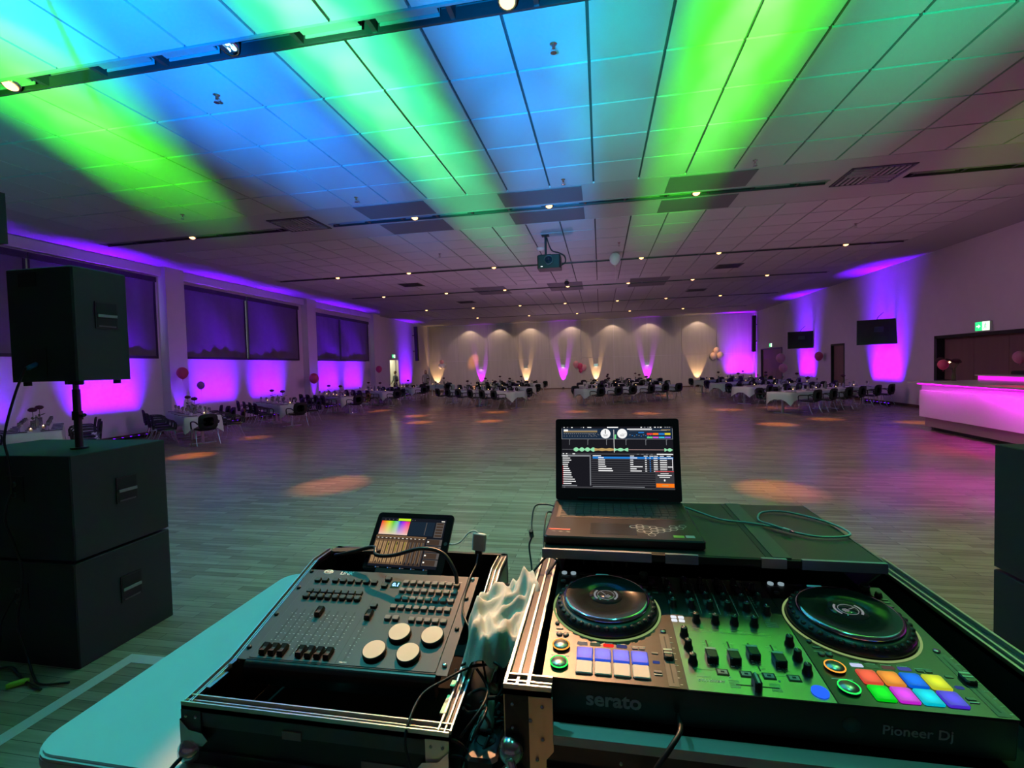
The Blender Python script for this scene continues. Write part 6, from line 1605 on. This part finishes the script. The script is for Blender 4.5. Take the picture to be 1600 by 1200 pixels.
for k, (y, z, w) in enumerate(((1.235, 1.262, 'rear'), (1.165, 1.238, 'front'))):
    t = thing('xlr_plug', 'black and silver XLR plug in the side of the left case, %s one' % w, 'connector', (-0.284, y, z), (0, 0, -0.1))
    MB().lathe([(0.0095, 0.0), (0.0095, 0.018)], 14, M=RY(pi/2)).obj('collar', M_ALU, t)
    MB().lathe([(0.0092, 0.018), (0.0092, 0.045), (0.006, 0.065), (0.0035, 0.072)], 14, M=RY(pi/2)).obj('shell', M_PLASTIC, t)
    cable('xlr_cable', [(-0.214, y-0.007, z), (-0.195, y-0.012, z-0.004), (-0.186, y-0.03, z-0.03), (-0.184, y-0.05, z-0.07), (-0.19, y-0.08, z-0.12)], 0.0032, M_CABLE, 'black cable of the %s XLR plug between the two cases' % w)
# crumpled white cloth between the cases
m = MB(); NX, NY = 34, 30; vs = []; fs = []
for j in range(NY+1):
    for i in range(NX+1):
        u, v = i/NX, j/NY
        x = -0.305 + 0.160*u + 0.008*sin(9*v+3*u); y = 0.925 + 0.245*v + 0.012*sin(8*u+2) + 0.035*u
        ex = min(u, 1-u)*2; ey = min(v*1.8, (1-v)*1.2)
        top = 1.316 + 0.012*sin(5*u+4*v) + 0.016*abs(sin(7*u+3*v+0.6*sin(9*v))) + 0.011*abs(sin(11*v-8*u+1)) - 0.010*abs(sin(19*u+7*v)) + 0.004*sin(31*u-22*v)
        drop = 0.055*max(0, 1-ex*3.2)**1.5 + 0.045*(1-v)**1.2 + 0.05*max(0, 1-ey*7)
        vs.append((x, y, top - drop))
for j in range(NY):
    for i in range(NX): q = j*(NX+1)+i; fs.append((q, q+1, q+NX+2, q+NX+1))
m.add([(a_+0.22, b_-1.05, c_-TZ) for a_, b_, c_ in vs], fs, 0, True)
t = thing('crumpled_cloth', 'crumpled white cloth stuffed between the two flight cases', 'cloth', (-0.22, 1.05, TZ))
m.obj('cloth_sheet', mat('white_cotton', (0.70, 0.66, 0.62), 0.9, noise=0.04, bump=0.1, nscale=300), t)
# power strip and plugs under the cables
t = thing('power_strip', 'black power strip buried in cables between the flight cases', 'power strip', (-0.225, 0.93, TZ))
MB().cbox((0, 0, 0.055), (0.06, 0.26, 0.05), ch=0.008).cbox((0, 0, 0.015), (0.05, 0.24, 0.03)).obj('housing', M_PLASTIC, t)
for k in range(3): MB().cyl((0, -0.08+0.08*k, 0.079), 0.019, 0.003, 18).obj('socket', M_BLACK, t)
t = thing('plug', 'grey round cable coupling in the tangle between the cases', 'plug', (-0.232, 0.865, TZ+0.083), (-0.5, 0.3, 0.3))
MB().lathe([(0.014, 0), (0.0155, 0.006), (0.0155, 0.020), (0.012, 0.026), (0.012, 0.045), (0.007, 0.055)], 16).obj('coupling', mat('grey_plastic', (0.28, 0.27, 0.25), 0.45, noise=0.05), t)
t = thing('plug', 'brown-red plug standing in the tangle between the cases', 'plug', (-0.237, 0.935, TZ+0.083), (0.2, 0.15, 0.5))
MB().cbox((0, 0, 0.022), (0.020, 0.028, 0.044), ch=0.006).obj('plug_body', mat('brick_plastic', (0.35, 0.12, 0.08), 0.45, noise=0.05), t)
t = thing('plug', 'black plug at the rear of the power strip', 'plug', (-0.222, 1.00, TZ+0.083), (0, 0, 0))
MB().cbox((0, 0, 0.020), (0.026, 0.030, 0.04), ch=0.006).obj('plug_body', M_PLASTIC, t)
t = thing('black_pouch', 'shiny black pouch beside the DJ case, under the cloth', 'pouch', (-0.20, 1.01, TZ))
MB().cbox((0.0, 0, 0.06), (0.055, 0.12, 0.12), ch=0.02).obj('pouch_body', mat('shiny_black_fabric', (0.012, 0.012, 0.012), 0.25, noise=0.3, nscale=40, bump=0.8), t)
MB().tube([(-0.02, -0.05, 0.11), (0.0, 0, 0.135), (0.02, 0.05, 0.11)], 0.004, 6, res=4).obj('pouch_strap', M_CABLE, t)
def gp(x, y, z): return tuple(atz(x, y, z))
cable('tangle_cable', [gp(818, 945, 1.27), gp(812, 975, 1.26), gp(800, 1005, 1.25), gp(770, 1035, 1.235), gp(735, 1042, 1.23), gp(700, 1060, 1.225), gp(660, 1085, 1.215), gp(638, 1130, 1.20), gp(634, 1170, 1.17), gp(650, 1215, 1.13)], 0.0028, M_CABLE, 'black cable looping from the tangle over the right front corner of the left case')
cable('tangle_cable', [gp(720, 1040, 1.23), gp(745, 1030, 1.24), gp(780, 1040, 1.24), gp(785, 1075, 1.20), gp(760, 1110, 1.17), gp(735, 1150, 1.15), gp(720, 1200, 1.12)], 0.0028, M_CABLE, 'black cable curving down in the middle of the tangle')
cable('tangle_cable', [gp(745, 1045, 1.22), gp(760, 1070, 1.20), gp(764, 1100, 1.18), gp(755, 1130, 1.16), gp(740, 1175, 1.13), gp(728, 1215, 1.10)], 0.003, M_DALU, 'greyish cable hanging straight through the tangle')
cable('tangle_cable', [gp(668, 1200, 1.12), gp(672, 1170, 1.15), gp(690, 1155, 1.165), gp(715, 1160, 1.16), gp(738, 1185, 1.13), gp(745, 1210, 1.11)], 0.0034, M_CABLE, 'black cable loop low at the front of the tangle')
cable('tangle_cable', [gp(660, 1190, 1.13), gp(690, 1182, 1.135), gp(720, 1184, 1.13), gp(745, 1200, 1.12)], 0.0034, M_CABLE, 'second black cable loop lowest at the front of the tangle')
cable('tangle_cable', [gp(735, 1160, 1.15), gp(745, 1135, 1.16), gp(770, 1122, 1.165), gp(795, 1126, 1.16), gp(803, 1150, 1.14)], 0.003, M_CABLE, 'black cable arch touching the DJ case front corner')
cable('tangle_cable', [gp(785, 1045, 1.21), gp(778, 1070, 1.19), gp(765, 1088, 1.18), gp(750, 1098, 1.17)], 0.0022, M_DALU, 'short bright cable above the grey coupling')
cable('tangle_cable', [gp(712, 1045, 1.22), gp(713, 1075, 1.20), gp(718, 1095, 1.19), gp(735, 1104, 1.18)], 0.0022, M_CABLE, 'short cable hooking round the grey coupling')
cable('black_cable', [gp(820, 955, 1.25), gp(826, 920, 1.29), gp(833, 895, 1.32), gp(846, 878, 1.34), gp(856, 866, 1.36), (-0.125, 1.24, 1.40)], 0.003, M_CABLE, 'black cable rising along the left wall of the DJ case')
cable('black_cable', [gp(824, 950, 1.24), gp(836, 928, 1.27), gp(845, 912, 1.30), (-0.118, 1.25, 1.34)], 0.003, M_CABLE, 'second black cable beside the left wall of the DJ case')
rt = random.Random(5); CO = ('hindmost', 'thick rear', 'lowest rear', 'middle left', 'middle', 'middle right', 'upper front', 'lower front', 'foremost')
for k in range(9):
    x0 = -0.262 + 0.09*rt.random(); y0 = 0.80 + 0.14*rt.random(); z0 = TZ + 0.02 + 0.10*rt.random()
    pts = []; a0 = rt.uniform(0, 6.28); r0 = rt.uniform(0.018, 0.034)
    for q in range(7):
        a1 = a0 + q*0.85
        pts.append((min(-0.18, max(-0.268, x0 + r0*cos(a1))), y0 + r0*1.5*sin(a1), z0 + 0.006*q + 0.02*sin(a1*1.3)))
    cable('tangle_cable', pts, rt.choice((0.0028, 0.0035, 0.0042)), M_CABLE, '%s black cable coiled in the tangle between the cases' % CO[k])
# laptop power lead with ferrite
cable('laptop_lead', [(-0.143, 1.40, 1.434), (-0.17, 1.41, 1.436), (-0.20, 1.40, 1.432), (-0.205, 1.36, 1.40), (-0.20, 1.32, 1.37), (-0.207, 1.31, 1.345), (-0.195, 1.27, 1.30), (-0.188, 1.22, 1.26)], 0.0024, M_CABLE, 'thin black power lead leaving the left side of the laptop')
t = thing('ferrite_core', 'black ferrite bead on the laptop power lead', 'ferrite bead', (-0.2035, 1.335, 1.372), (0.6, 0, 0))
MB().lathe([(0.005, -0.014), (0.0068, -0.012), (0.0068, 0.012), (0.005, 0.014)], 12).obj('bead', M_PLASTIC, t)
m = [(-0.14, 1.36, 1.426), (-0.158, 1.35, 1.43), (-0.16, 1.30, 1.41), (-0.155, 1.24, 1.37), (-0.12, 1.20, 1.355)]
cable('black_cable', m, 0.0024, M_CABLE, 'thin black cable hanging from the left edge of the laptop shelf')
for k in range(4):
    x = -0.10+0.035*k
    cable('black_cable', [(x, 1.30, 1.400), (x+0.02, 1.24, 1.385), (x+0.045, 1.20, 1.368), (x+0.05, 1.19, 1.35)], 0.0026, M_CABLE, '%s black cable dropping under the laptop shelf from the left' % ('first', 'second', 'third', 'fourth')[k])
# teal cable from laptop, loop on the shelf
cable('usb_cable', [(0.228, 1.42, 1.436), (0.26, 1.40, 1.430), (0.31, 1.345, 1.4265), (0.37, 1.325, 1.4265), (0.42, 1.30, 1.4265), (0.455, 1.265, 1.4265), (0.51, 1.235, 1.4265), (0.58, 1.255, 1.428), (0.57, 1.35, 1.4265), (0.50, 1.43, 1.4265), (0.435, 1.42, 1.4265), (0.405, 1.35, 1.4265), (0.42, 1.30, 1.4315), (0.437, 1.272, 1.4315)], 0.0026, M_TCABLE, 'pale teal cable from the laptop, looped on the right of the shelf')
t = thing('usb_plug', 'small white plug at the end of the looped cable', 'connector', (0.437, 1.272, 1.4315), (0, 0, -0.95))
MB().cbox((0.010, 0, 0), (0.018, 0.008, 0.0055)).obj('plug_shell', M_WHITE, t); MB().cbox((0.024, 0, 0), (0.010, 0.006, 0.003)).obj('plug_tip', M_CHROME, t)
cable('black_cable', [(0.345, 1.30, 1.40), (0.36, 1.22, 1.385), (0.40, 1.20, 1.384), (0.44, 1.24, 1.388), (0.45, 1.30, 1.40)], 0.003, M_CABLE, 'black cable loops hanging under the right part of the laptop shelf')
# jack cable in the front of the DJ controller, power lead at the left case
cable('jack_cable', [(0.115, 0.802, 1.268), (0.112, 0.76, 1.275), (0.092, 0.735, 1.262), (0.068, 0.725, 1.23), (0.058, 0.73, 1.18), (0.057, 0.74, 1.10)], 0.0042, M_CABLE, 'black headphone cable plugged into the front of the DJ controller')
cable('power_lead', [(-0.823, 0.785, 1.10), (-0.835, 0.765, 1.088), (-0.832, 0.75, 1.076), (-0.76, 0.775, 1.075), (-0.68, 0.778, 1.075), (-0.60, 0.77, 1.075)], 0.0042, M_CABLE, 'black cable passing the left front corner of the left case on the table')
